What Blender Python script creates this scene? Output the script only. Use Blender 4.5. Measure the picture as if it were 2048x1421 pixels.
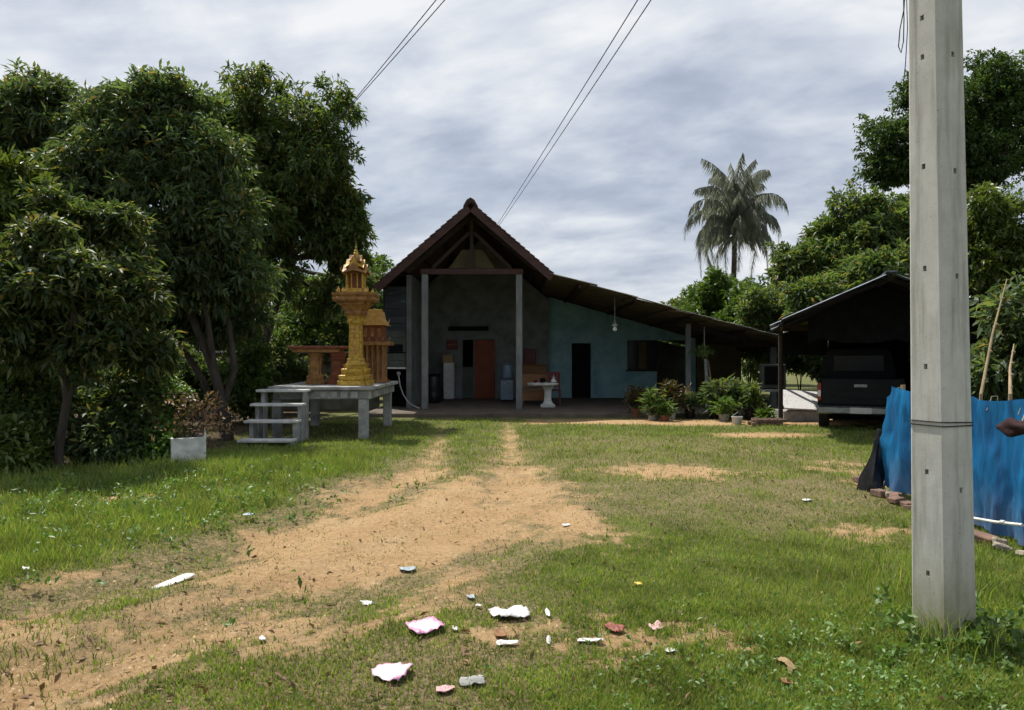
import bpy, math, random
import numpy as np
from mathutils import Vector, Matrix

for o in list(bpy.data.objects):
    bpy.data.objects.remove(o, do_unlink=True)
S = bpy.context.scene
COL = S.collection
R = math.radians
rng = np.random.default_rng(11)
random.seed(11)

# ------------------------------------------------------------------ camera
CAMZ = 1.55
F = 1479.0            # focal length in photograph pixels (2048 wide), about 26 mm
cd = bpy.data.cameras.new('camera'); cam = bpy.data.objects.new('camera', cd); COL.objects.link(cam)
cam.location = (0, 0, CAMZ); cam.rotation_euler = (R(90), 0, 0)
cd.sensor_width = 36; cd.lens = 26.0; cd.clip_start = 0.05; cd.clip_end = 2000
S.camera = cam

# ------------------------------------------------------------------ sky and sun
SUN_EL = R(60)
sun_h = Vector((-0.62, 0.785, 0)).normalized()
sun_dir = Vector((sun_h.x*math.cos(SUN_EL), sun_h.y*math.cos(SUN_EL), math.sin(SUN_EL)))
W = bpy.data.worlds.new('World'); S.world = W; W.use_nodes = True
nt = W.node_tree; N = nt.nodes; L = nt.links; N.clear()
out = N.new('ShaderNodeOutputWorld'); bg = N.new('ShaderNodeBackground'); bg.inputs['Strength'].default_value = 0.1
sky = N.new('ShaderNodeTexSky'); sky.sky_type = 'NISHITA'; sky.sun_disc = False
sky.sun_elevation = SUN_EL; sky.sun_rotation = math.atan2(sun_dir.x, sun_dir.y)
sky.air_density = 1.2; sky.dust_density = 2.0
tc = N.new('ShaderNodeTexCoord'); sp = N.new('ShaderNodeSeparateXYZ'); L.new(tc.outputs['Generated'], sp.inputs[0])
def wm(op, a, b=None, clamp=False):
    n = N.new('ShaderNodeMath'); n.operation = op; n.use_clamp = clamp
    for i, v in enumerate((a, b)):
        if v is None: continue
        if isinstance(v, (int, float)): n.inputs[i].default_value = v
        else: L.new(v, n.inputs[i])
    return n.outputs[0]
zz = wm('ADD', wm('MAXIMUM', sp.outputs['Z'], 0.0), 0.30)
cx = wm('DIVIDE', sp.outputs['X'], zz); cy = wm('DIVIDE', sp.outputs['Y'], zz)
cmb = N.new('ShaderNodeCombineXYZ'); L.new(wm('ADD', wm('MULTIPLY', cx, 0.8), wm('MULTIPLY', cy, 0.35)), cmb.inputs[0]); L.new(cy, cmb.inputs[1]); cmb.inputs[2].default_value = 4.4
def wnoise(scale, detail, rough, dist):
    n = N.new('ShaderNodeTexNoise'); n.inputs['Scale'].default_value = scale; n.inputs['Detail'].default_value = detail
    n.inputs['Roughness'].default_value = rough; n.inputs['Distortion'].default_value = dist
    L.new(cmb.outputs[0], n.inputs['Vector']); return n.outputs['Fac']
n1 = wnoise(1.05, 7, 0.5, 0.9); n2 = wnoise(4.6, 8, 0.55, 0.25); n3 = wnoise(11.0, 6, 0.55, 0.1)
mixn = wm('ADD', wm('ADD', wm('MULTIPLY', n1, 0.60), wm('MULTIPLY', n2, 0.33)), wm('MULTIPLY', n3, 0.07))
cr = N.new('ShaderNodeValToRGB'); L.new(mixn, cr.inputs[0])
e = cr.color_ramp.elements
e[0].position = 0.36; e[0].color = (0.27, 0.32, 0.41, 1)
e[1].position = 0.62; e[1].color = (0.82, 0.83, 0.84, 1)
m = e.new(0.46); m.color = (0.41, 0.46, 0.56, 1)
m = e.new(0.54); m.color = (0.60, 0.64, 0.71, 1)
sc = N.new('ShaderNodeVectorMath'); sc.operation = 'SCALE'; L.new(cr.outputs[0], sc.inputs[0]); sc.inputs['Scale'].default_value = 7.9
cov = N.new('ShaderNodeMapRange'); L.new(n1, cov.inputs[0]); cov.inputs[1].default_value = 0.28; cov.inputs[2].default_value = 0.46
cov.inputs[3].default_value = 0.72; cov.inputs[4].default_value = 0.94
mx = N.new('ShaderNodeMix'); mx.data_type = 'RGBA'; L.new(cov.outputs[0], mx.inputs[0])
L.new(sky.outputs[0], mx.inputs[6]); L.new(sc.outputs[0], mx.inputs[7])
L.new(mx.outputs[2], bg.inputs[0]); L.new(bg.outputs[0], out.inputs[0])
sd = bpy.data.lights.new('sun', 'SUN'); sd.energy = 4.3; sd.angle = R(1.2); sd.color = (1.0, 0.955, 0.88)
so = bpy.data.objects.new('sun', sd); COL.objects.link(so); so.rotation_euler = sun_dir.to_track_quat('Z', 'Y').to_euler()
so.location = sun_dir*60
S.render.engine = 'CYCLES'
vs = S.view_settings; vs.view_transform = 'Standard'; vs.look = 'None'; vs.exposure = 0.5; vs.gamma = 1.0; vs.use_curve_mapping = False
S.render.resolution_x = 1024; S.render.resolution_y = 710
S.cycles.use_adaptive_sampling = True; S.cycles.adaptive_threshold = 0.04; S.cycles.max_bounces = 4; S.cycles.diffuse_bounces = 2; S.cycles.glossy_bounces = 2; S.cycles.transmission_bounces = 2; S.cycles.transparent_max_bounces = 4

# ------------------------------------------------------------------ helpers
def P(px, py, d):                                  # a point at real distance d
    return Vector(((px-1024)/F*d, d, CAMZ-(py-712)/F*d))
def G(px, py):                                     # a point on the ground
    return P(px, py, CAMZ*F/(py-712))

def tag(o, label, cat, group=None):
    o['label'] = label; o['category'] = cat
    if group: o['group'] = group
    return o
def thing(name, label, cat, loc=(0, 0, 0), rz=0.0, group=None):
    o = bpy.data.objects.new(name, None); COL.objects.link(o); o.empty_display_size = 0.2
    o.location = loc; o.rotation_euler = (0, 0, rz)
    return tag(o, label, cat, group)
def root_of(o):
    while o.parent: o = o.parent
    return o
def fast(name, V, Fc, mat, parent=None, smooth=False, kind=None):
    V = np.asarray(V, dtype=np.float32); Fc = np.asarray(Fc, dtype=np.int32)
    me = bpy.data.meshes.new(name); k = Fc.shape[1]
    me.vertices.add(len(V)); me.vertices.foreach_set('co', V.ravel())
    me.loops.add(Fc.size); me.loops.foreach_set('vertex_index', Fc.ravel())
    me.polygons.add(len(Fc)); me.polygons.foreach_set('loop_start', np.arange(0, Fc.size, k, dtype=np.int32))
    me.update(calc_edges=True)
    if smooth: me.polygons.foreach_set('use_smooth', np.ones(len(Fc), dtype=bool))
    if mat: me.materials.append(mat)
    o = bpy.data.objects.new(name, me); COL.objects.link(o)
    if parent: o.parent = parent
    if kind: o['kind'] = kind
    return o
class MB:
    def __init__(s): s.v = []; s.f = []
    def add(s, vs, fs):
        b = len(s.v); s.v += [tuple(v) for v in vs]; s.f += [tuple(b+i for i in f) for f in fs]; return s
    def box(s, c, size, rot=None, ch=0.0):
        hx, hy, hz = [q/2 for q in size]; c = Vector(c)
        M = rot if rot is not None else Matrix.Identity(3)
        ch = min(ch, hx*.45, hy*.45, hz*.45)
        if ch <= 0:
            vs = [M @ Vector((x*hx, y*hy, z*hz)) + c for x in (-1, 1) for y in (-1, 1) for z in (-1, 1)]
            return s.add(vs, [(0,1,3,2), (4,6,7,5), (0,4,5,1), (2,3,7,6), (0,2,6,4), (1,5,7,3)])
        vs = []; idx = {}
        for x in (-1, 1):
            for y in (-1, 1):
                for z in (-1, 1):
                    for a in range(3):
                        q = [x*(hx-ch), y*(hy-ch), z*(hz-ch)]
                        q[a] = (x*hx, y*hy, z*hz)[a]
                        idx[(x, y, z, a)] = len(vs); vs.append(M @ Vector(q) + c)
        fs = []
        for a in range(3):
            b, d = (a+1) % 3, (a+2) % 3
            for sg in (-1, 1):
                q = []
                for (u, w) in ((-1, -1), (1, -1), (1, 1), (-1, 1)):
                    k = [0, 0, 0]; k[a] = sg; k[b] = u; k[d] = w; q.append(idx[(k[0], k[1], k[2], a)])
                fs.append(tuple(q if sg > 0 else q[::-1]))
            for u in (-1, 1):
                for w in (-1, 1):
                    k0 = [0, 0, 0]; k1 = [0, 0, 0]; k0[b] = k1[b] = u; k0[d] = k1[d] = w; k0[a] = -1; k1[a] = 1
                    q = [idx[(*k0, b)], idx[(*k1, b)], idx[(*k1, d)], idx[(*k0, d)]]
                    fs.append(tuple(q if u*w < 0 else q[::-1]))
        for x in (-1, 1):
            for y in (-1, 1):
                for z in (-1, 1):
                    q = [idx[(x, y, z, a)] for a in range(3)]
                    fs.append(tuple(q if x*y*z > 0 else q[::-1]))
        return s.add(vs, fs)
    def span(s, a, b, ch=0.0):                     # box between two corners
        a, b = Vector(a), Vector(b)
        return s.box((a+b)/2, [abs(q) for q in (b-a)], None, ch)
    def bar(s, p0, p1, w, h, ch=0.0, up=(0, 0, 1)):
        p0, p1 = Vector(p0), Vector(p1); d = (p1-p0); l = d.length; d.normalize()
        u = Vector(up)
        if abs(d.dot(u)) > .98: u = Vector((0, 1, 0))
        sd_ = d.cross(u).normalized(); u = sd_.cross(d)
        M = Matrix((d, sd_, u)).transposed()
        return s.box((p0+p1)/2, (l, w, h), M, ch)
    def tube(s, pts, rad, seg=8, cap=True):
        pts = [Vector(p) for p in pts]
        if isinstance(rad, (int, float)): rad = [rad]*len(pts)
        vs = []; prev = None
        for i, p in enumerate(pts):
            d = (pts[min(i+1, len(pts)-1)] - pts[max(i-1, 0)])
            d = d.normalized() if d.length > 1e-9 else Vector((0, 0, 1))
            if prev is None:
                u = Vector((1, 0, 0)) if abs(d.x) < .8 else Vector((0, 1, 0))
            else: u = prev
            a = (u - d*u.dot(d)).normalized(); b = d.cross(a); prev = a
            for k in range(seg):
                t = 2*math.pi*k/seg; vs.append(p + (a*math.cos(t)+b*math.sin(t))*rad[i])
        fs = []
        for i in range(len(pts)-1):
            for k in range(seg):
                k2 = (k+1) % seg; fs.append((i*seg+k, i*seg+k2, (i+1)*seg+k2, (i+1)*seg+k))
        if cap:
            fs.append(tuple(range(seg))[::-1]); fs.append(tuple(range((len(pts)-1)*seg, len(pts)*seg)))
        return s.add(vs, fs)
    def lathe(s, c, prof, seg=20):                 # prof: (radius, z)
        c = Vector(c); vs = []
        for r, z in prof:
            for k in range(seg):
                t = 2*math.pi*k/seg; vs.append(c+Vector((r*math.cos(t), r*math.sin(t), z)))
        fs = []
        for i in range(len(prof)-1):
            for k in range(seg):
                k2 = (k+1) % seg; fs.append((i*seg+k, i*seg+k2, (i+1)*seg+k2, (i+1)*seg+k))
        fs.append(tuple(range(seg))[::-1]); fs.append(tuple(range((len(prof)-1)*seg, len(prof)*seg)))
        return s.add(vs, fs)
    def redent(s, c, prof):                        # stepped-corner square plan, prof: (half width, z)
        c = Vector(c); vs = []
        for w, z in prof:
            n = w*.72
            ring = [(w, -n), (w, n), (n, n), (n, w), (-n, w), (-n, n), (-w, n), (-w, -n), (-n, -n), (-n, -w), (n, -w), (n, -n)]
            vs += [c+Vector((x, y, z)) for x, y in ring]
        fs = []
        for i in range(len(prof)-1):
            for k in range(12):
                k2 = (k+1) % 12; fs.append((i*12+k, i*12+k2, (i+1)*12+k2, (i+1)*12+k))
        fs.append(tuple(range(12))[::-1]); fs.append(tuple(range((len(prof)-1)*12, len(prof)*12)))
        return s.add(vs, fs)
    def prism(s, prof, axis, a, b):                # 2D outline extruded along an axis ('x','y')
        n = len(prof); vs = []
        for q in (a, b):
            for u, z in prof: vs.append((u, q, z) if axis == 'y' else (q, u, z))
        fs = [tuple(range(n)), tuple(range(n, 2*n))[::-1]]
        for k in range(n): k2 = (k+1) % n; fs.append((k, k+n, k2+n, k2))
        return s.add(vs, fs)
    def sub(s, parent, world):
        if world:
            l = root_of(parent).location
            s.v = [(x-l.x, y-l.y, z-l.z) for x, y, z in s.v]
    def build(s, name, mat, parent=None, world=True, smooth=False, kind=None, label=None):
        if parent is not None: s.sub(parent, world)
        me = bpy.data.meshes.new(name); me.from_pydata(s.v, [], s.f)
        me.validate(); me.update()
        import bmesh
        bm = bmesh.new(); bm.from_mesh(me); bmesh.ops.recalc_face_normals(bm, faces=bm.faces); bm.to_mesh(me); bm.free()
        if smooth:
            me.polygons.foreach_set('use_smooth', np.ones(len(me.polygons), dtype=bool))
            try: me.set_sharp_from_angle(angle=R(40))
            except Exception: pass
        me.materials.append(mat)
        o = bpy.data.objects.new(name, me); COL.objects.link(o)
        if parent is not None: o.parent = parent
        if kind: o['kind'] = kind
        if label: o['label'] = label
        return o

# ------------------------------------------------------------------ materials
def newmat(name):
    m = bpy.data.materials.new(name); m.use_nodes = True; t = m.node_tree
    return m, t, t.nodes, t.links, t.nodes['Principled BSDF']
def mat(name, c1, c2=None, scale=5.0, rough=.8, bump=.2, bscale=40, metal=0.0, spec=.35, stretch=(1, 1, 1), lo=.35, hi=.65, detail=6):
    m, t, n, l, b = newmat(name)
    c2 = c2 or tuple(q*.62 for q in c1)
    tcn = n.new('ShaderNodeTexCoord'); oi = n.new('ShaderNodeObjectInfo')
    off = n.new('ShaderNodeVectorMath'); off.operation = 'SCALE'; off.inputs[0].default_value = (7.3, 3.1, 5.7)
    l.new(oi.outputs['Random'], off.inputs['Scale'])
    ad = n.new('ShaderNodeVectorMath'); ad.operation = 'ADD'; l.new(tcn.outputs['Object'], ad.inputs[0]); l.new(off.outputs[0], ad.inputs[1])
    mp = n.new('ShaderNodeMapping'); mp.inputs['Scale'].default_value = stretch; l.new(ad.outputs[0], mp.inputs[0])
    ns = n.new('ShaderNodeTexNoise'); ns.inputs['Scale'].default_value = scale; ns.inputs['Detail'].default_value = detail; ns.inputs['Roughness'].default_value = .62
    l.new(mp.outputs[0], ns.inputs['Vector'])
    rp = n.new('ShaderNodeValToRGB'); l.new(ns.outputs['Fac'], rp.inputs[0])
    rp.color_ramp.elements[0].position = lo; rp.color_ramp.elements[0].color = (*c2, 1)
    rp.color_ramp.elements[1].position = hi; rp.color_ramp.elements[1].color = (*c1, 1)
    l.new(rp.outputs[0], b.inputs['Base Color'])
    b.inputs['Roughness'].default_value = rough; b.inputs['Metallic'].default_value = metal
    b.inputs['Specular IOR Level'].default_value = spec
    if bump > 0:
        n2 = n.new('ShaderNodeTexNoise'); n2.inputs['Scale'].default_value = bscale; n2.inputs['Detail'].default_value = 5
        l.new(mp.outputs[0], n2.inputs['Vector'])
        bp = n.new('ShaderNodeBump'); bp.inputs['Strength'].default_value = bump; bp.inputs['Distance'].default_value = .02
        l.new(n2.outputs['Fac'], bp.inputs['Height']); l.new(bp.outputs[0], b.inputs['Normal'])
    return m
def leafmat(name, cols, trans=.35, rough=.38, spec=.5, tint=(1.3, 1.25, .55), nsc=.9, lo=.72, hi=1.3, old=False):
    m, t, n, l, b = newmat(name)
    g = n.new('ShaderNodeNewGeometry'); rp = n.new('ShaderNodeValToRGB'); l.new(g.outputs['Random Per Island'], rp.inputs[0])
    el = rp.color_ramp.elements
    el[0].color = (*cols[0], 1); el[1].color = (*cols[-1], 1)
    for i, c in enumerate(cols[1:-1]):
        q = el.new((i+1)/(len(cols)-1)); q.color = (*c, 1)
    if old:
        el[len(el)-1].position = .93; q = el.new(.965); q.color = (.20, .16, .05, 1)
    tcn = n.new('ShaderNodeTexCoord'); ns = n.new('ShaderNodeTexNoise'); ns.inputs['Scale'].default_value = nsc; ns.inputs['Detail'].default_value = 3
    l.new(tcn.outputs['Object'], ns.inputs['Vector'])
    mr = n.new('ShaderNodeMapRange'); l.new(ns.outputs['Fac'], mr.inputs[0]); mr.inputs[1].default_value = .3; mr.inputs[2].default_value = .7
    mr.inputs[3].default_value = lo; mr.inputs[4].default_value = hi
    s2 = n.new('ShaderNodeVectorMath'); s2.operation = 'SCALE'; l.new(rp.outputs[0], s2.inputs[0]); l.new(mr.outputs[0], s2.inputs['Scale'])
    l.new(s2.outputs[0], b.inputs['Base Color']); b.inputs['Roughness'].default_value = rough; b.inputs['Specular IOR Level'].default_value = spec
    tr = n.new('ShaderNodeBsdfTranslucent'); tm = n.new('ShaderNodeVectorMath'); tm.operation = 'MULTIPLY'
    l.new(s2.outputs[0], tm.inputs[0]); tm.inputs[1].default_value = tint; l.new(tm.outputs[0], tr.inputs[0])
    ms = n.new('ShaderNodeMixShader'); ms.inputs[0].default_value = trans
    l.new(b.outputs[0], ms.inputs[1]); l.new(tr.outputs[0], ms.inputs[2]); l.new(ms.outputs[0], n['Material Output'].inputs['Surface'])
    return m

M = {}
M['mango'] = leafmat('mango_leaf', [(.05, .09, .034), (.075, .125, .042), (.105, .165, .052), (.16, .195, .075)], .5, .5, .34, old=True)
M['mango_dark'] = leafmat('dark_mango_leaf', [(.052, .088, .042), (.082, .13, .058), (.13, .18, .085)], .48, .5, .34, old=True)
M['mango_mix'] = leafmat('mixed_mango_leaf', [(.035, .06, .025), (.05, .085, .03), (.08, .12, .04), (.19, .21, .08)], .46, .5, .34, old=True)
M['mango_young'] = leafmat('young_leaf', [(.06, .10, .02), (.09, .14, .03), (.14, .17, .045)], .4, .38, .45)
M['rain'] = leafmat('fine_leaf', [(.035, .07, .022), (.055, .10, .03), (.08, .13, .038)], .4, .5, .35)
M['bright'] = leafmat('bright_leaf', [(.05, .10, .018), (.075, .14, .025), (.11, .17, .035)], .42, .42, .4)
M['needle'] = leafmat('drooping_leaf', [(.15, .175, .13), (.22, .24, .19), (.36, .36, .30)], .5, .6, .3, (1, 1, .85))
M['grass'] = leafmat('grass_blade', [(.105, .175, .032), (.155, .235, .042), (.20, .275, .06), (.32, .31, .13)], .42, .5, .3, (1.25, 1.2, .55), 2.2, .74, 1.5)
M['drygrass'] = leafmat('dry_grass_blade', [(.16, .13, .06), (.26, .2, .1), (.10, .12, .04)], .2, .7, .2)
M['weed'] = leafmat('weed_leaf', [(.075, .15, .028), (.11, .20, .04), (.16, .24, .07)], .35, .45, .4)
M['croton'] = leafmat('croton_leaf', [(.11, .055, .025), (.06, .07, .02), (.14, .10, .045)], .3, .4, .4)
M['croton_pale'] = leafmat('faded_pink_leaf', [(.26, .15, .10), (.34, .22, .14), (.16, .12, .06)], .3, .5, .3)
M['litterleaf'] = leafmat('fallen_leaf', [(.10, .06, .03), (.17, .11, .06), (.24, .16, .09)], .1, .7, .2)
M['bark'] = mat('bark', (.075, .06, .048), (.03, .025, .02), 9, .95, .8, 25, stretch=(1, 1, .25))
M['concrete'] = mat('pole_concrete', (.50, .49, .44), (.36, .35, .315), 3.2, .9, .25, 70, spec=.2, stretch=(1.6, 1.6, .35))
M['oldconcrete'] = mat('weathered_concrete', (.42, .42, .40), (.2, .2, .19), 4, .92, .4, 50, spec=.2)
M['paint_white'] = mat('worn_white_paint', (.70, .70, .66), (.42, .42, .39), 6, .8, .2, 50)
M['slab'] = mat('porch_slab', (.15, .12, .09), (.08, .065, .05), 2.5, .9, .3, 40)
M['gold'] = mat('gold_paint', (.62, .42, .06), (.28, .15, .02), 16, .45, .45, 50, metal=.22, spec=.5)
M['goldred'] = mat('ochre_red_paint', (.36, .19, .06), (.18, .08, .028), 10, .5, .35, 60, metal=.12)
M['redbrown'] = mat('red_brown_paint', (.25, .075, .03), (.13, .04, .02), 8, .6, .3, 50)
M['goldpale'] = mat('faded_gold_paint', (.62, .38, .12), (.45, .23, .06), 10, .5, .3, 50, metal=.2)
M['wall_olive'] = mat('grubby_plaster', (.20, .215, .205), (.11, .12, .11), 2.2, .92, .2, 40)
M['wall_turq'] = mat('turquoise_plaster', (.27, .44, .46), (.16, .30, .32), 1.8, .9, .2, 40)
M['wall_slate'] = mat('slate_boards', (.05, .058, .065), (.028, .034, .04), 3, .85, .3, 40, stretch=(.4, 1, 2))
M['wall_pale'] = mat('pale_green_boards', (.10, .115, .095), (.055, .065, .052), 3, .85, .2, 40)
M['yellowwall'] = mat('olive_yellow_plaster', (.10, .08, .035), (.06, .05, .025), 2.5, .9, .2, 40)
M['tile'] = mat('roof_tile', (.11, .065, .05), (.055, .04, .034), 5, .9, .4, 40)
M['barge'] = mat('red_barge_board', (.085, .042, .035), (.045, .026, .023), 5, .8, .3, 40, stretch=(.6, 2, 2))
M['beam'] = mat('dark_timber', (.045, .03, .021), (.022, .016, .013), 6, .85, .4, 40, stretch=(.5, 2, 2))
M['sheet'] = mat('fibre_cement_sheet', (.13, .11, .08), (.065, .056, .042), 2.2, .9, .3, 40)
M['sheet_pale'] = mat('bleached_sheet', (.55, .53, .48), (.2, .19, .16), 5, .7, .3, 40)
M['bluesheet'] = mat('zinc_sheet', (.17, .2, .25), (.06, .065, .075), 5, .55, .2, 40, metal=.3)
M['post'] = mat('grey_post_paint', (.21, .225, .22), (.13, .14, .135), 5, .85, .2, 50, stretch=(1, 1, .4))
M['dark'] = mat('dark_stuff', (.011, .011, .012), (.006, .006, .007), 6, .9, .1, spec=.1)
M['reddoor'] = mat('orange_red_door', (.24, .05, .008), (.16, .03, .006), 3, .55, .1)
M['white'] = mat('white_enamel', (.55, .55, .53), (.4, .4, .38), 4, .4, .05)
M['cardboard'] = mat('cardboard', (.33, .23, .12), (.25, .17, .085), 6, .85, .1)
M['red'] = mat('red_plastic', (.14, .018, .02), (.09, .012, .014), 5, .5, .05)
M['bluegrey'] = mat('pale_blue_plastic', (.2, .27, .34), (.14, .19, .24), 5, .35, .05)
M['orange'] = mat('orange_wood', (.30, .15, .055), (.19, .09, .035), 4, .6, .15, stretch=(.4, 2, 2))
M['tarp'] = None
M['black_plastic'] = mat('black_plastic', (.016, .016, .018), (.008, .008, .009), 8, .35, .4, 20)
M['truck'] = mat('dark_truck_paint', (.010, .011, .013), (.006, .007, .009), 3, .5, 0, spec=.18)
M['rubber'] = mat('rubber', (.016, .016, .016), (.01, .01, .01), 20, .85, .3)
M['chrome'] = mat('dull_chrome', (.35, .36, .38), (.2, .21, .22), 8, .35, .05, metal=.9)
M['lamp_red'] = mat('tail_lamp_red', (.30, .02, .02), (.2, .012, .012), 8, .2, 0, spec=.7)
M['glass'] = mat('dark_glass', (.008, .009, .011), (.006, .007, .008), 5, .15, 0, spec=.2)
M['lampwhite'] = mat('white_lamp_glass', (.8, .8, .76), (.72, .72, .68), 5, .25, 0)
M['bamboo'] = mat('dry_bamboo', (.36, .27, .15), (.22, .16, .09), 8, .7, .2, stretch=(1, 1, .3))
M['wire'] = mat('wire_insulation', (.02, .02, .022), (.015, .015, .016), 5, .6, 0)
M['rope'] = mat('pale_rope', (.42, .38, .3), (.3, .27, .21), 12, .9, .2)
M['terracotta'] = mat('terracotta', (.30, .12, .065), (.2, .075, .04), 8, .85, .2)
M['brick'] = mat('old_brick', (.24, .14, .10), (.13, .09, .07), 10, .95, .5, 60)
M['stone'] = mat('pale_rubble', (.36, .31, .24), (.2, .17, .13), 9, .95, .5, 50)
M['paper'] = mat('white_paper', (.62, .61, .59), (.24, .2, .15), 26, .6, .2, 40, lo=.3, hi=.46)
M['bluepaper'] = mat('pale_blue_wrapper', (.40, .46, .48), (.28, .33, .36), 14, .4, .1)
M['yellow'] = mat('yellow_wrapper', (.75, .5, .1), (.6, .4, .08), 14, .5, .1)
M['redpaper'] = mat('red_brown_wrapper', (.30, .09, .06), (.2, .06, .04), 14, .6, .2)
M['pinkscrap'] = mat('faded_pink_paper', (.62, .36, .36), (.5, .3, .3), 14, .7, .2)
M['boundary'] = mat('block_wall', (.22, .2, .15), (.12, .11, .085), 3, .95, .4, 40)
M['maroon'] = mat('maroon_cloth', (.035, .009, .01), (.018, .006, .007), 8, .9, .3)

def make_tarp():
    m, t, n, l, b = newmat('blue_tarp')
    tcn = n.new('ShaderNodeTexCoord'); mp = n.new('ShaderNodeMapping'); mp.inputs['Scale'].default_value = (2.2, 2.2, .5); l.new(tcn.outputs['Object'], mp.inputs[0])
    ns = n.new('ShaderNodeTexNoise'); ns.inputs['Scale'].default_value = 3; ns.inputs['Detail'].default_value = 8; l.new(mp.outputs[0], ns.inputs['Vector'])
    rp = n.new('ShaderNodeValToRGB'); l.new(ns.outputs['Fac'], rp.inputs[0])
    rp.color_ramp.elements[0].position = .3; rp.color_ramp.elements[0].color = (.008, .09, .26, 1)
    rp.color_ramp.elements[1].position = .62; rp.color_ramp.elements[1].color = (.012, .2, .46, 1)
    q = rp.color_ramp.elements.new(.8); q.color = (.10, .33, .58, 1)
    sp4 = n.new('ShaderNodeSeparateXYZ'); l.new(tcn.outputs['Object'], sp4.inputs[0])
    mr = n.new('ShaderNodeMapRange'); l.new(sp4.outputs['Z'], mr.inputs[0]); mr.inputs[1].default_value = .5; mr.inputs[2].default_value = .0; mr.inputs[3].default_value = 0; mr.inputs[4].default_value = .9
    n5 = n.new('ShaderNodeTexNoise'); n5.inputs['Scale'].default_value = 6; n5.inputs['Detail'].default_value = 8; l.new(tcn.outputs['Object'], n5.inputs['Vector'])
    mu = n.new('ShaderNodeMath'); mu.operation = 'MULTIPLY'; l.new(mr.outputs[0], mu.inputs[0]); l.new(n5.outputs['Fac'], mu.inputs[1])
    mxm = n.new('ShaderNodeMix'); mxm.data_type = 'RGBA'; l.new(mu.outputs[0], mxm.inputs[0]); l.new(rp.outputs[0], mxm.inputs[6]); mxm.inputs[7].default_value = (.26, .2, .13, 1)
    l.new(mxm.outputs[2], b.inputs['Base Color']); b.inputs['Roughness'].default_value = .45
    wv = n.new('ShaderNodeTexNoise'); wv.inputs['Scale'].default_value = 9; wv.inputs['Detail'].default_value = 4; l.new(mp.outputs[0], wv.inputs['Vector'])
    bp = n.new('ShaderNodeBump'); bp.inputs['Strength'].default_value = .5; bp.inputs['Distance'].default_value = .03; l.new(wv.outputs['Fac'], bp.inputs['Height'])
    l.new(bp.outputs[0], b.inputs['Normal'])
    tr = n.new('ShaderNodeBsdfTranslucent'); l.new(rp.outputs[0], tr.inputs[0])
    ms = n.new('ShaderNodeMixShader'); ms.inputs[0].default_value = .35
    l.new(b.outputs[0], ms.inputs[1]); l.new(tr.outputs[0], ms.inputs[2]); l.new(ms.outputs[0], n['Material Output'].inputs['Surface'])
    return m
M['tarp'] = make_tarp()

# ------------------------------------------------------------------ numpy noise
def vnoise(x, y, seed=0):
    xi = np.floor(x).astype(np.int64); yi = np.floor(y).astype(np.int64); fx = x-xi; fy = y-yi
    fx = fx*fx*(3-2*fx); fy = fy*fy*(3-2*fy)
    def h(a, b):
        n = (a*374761393 + b*668265263 + seed*1442695041) & 0x7fffffff
        n = ((n ^ (n >> 13))*1274126177) & 0x7fffffff
        return ((n ^ (n >> 16)) & 0xffff)/65535.0
    return (h(xi, yi)*(1-fx)+h(xi+1, yi)*fx)*(1-fy) + (h(xi, yi+1)*(1-fx)+h(xi+1, yi+1)*fx)*fy
def fbm(x, y, seed=0, oct=4):
    s = 0; a = .5; t = 0
    for i in range(oct):
        s = s + a*vnoise(x, y, seed+i*17); t += a; x = x*2.03+3.1; y = y*2.03+1.7; a *= .5
    return s/t
def sstep(a, b, x):
    t = np.clip((x-a)/(b-a), 0, 1); return t*t*(3-2*t)
def poly_d(x, y, pts):                              # distance to polyline minus local half width
    best = np.full_like(x, 1e9)
    for (x0, y0, w0), (x1, y1, w1) in zip(pts[:-1], pts[1:]):
        dx, dy = x1-x0, y1-y0; t = np.clip(((x-x0)*dx+(y-y0)*dy)/(dx*dx+dy*dy), 0, 1)
        best = np.minimum(best, np.hypot(x-x0-t*dx, y-y0-t*dy)-(w0+(w1-w0)*t))
    return best
def blob(x, y, cx, cy, rx, ry):
    return (np.hypot((x-cx)/rx, (y-cy)/ry)-1)*min(rx, ry)

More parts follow.
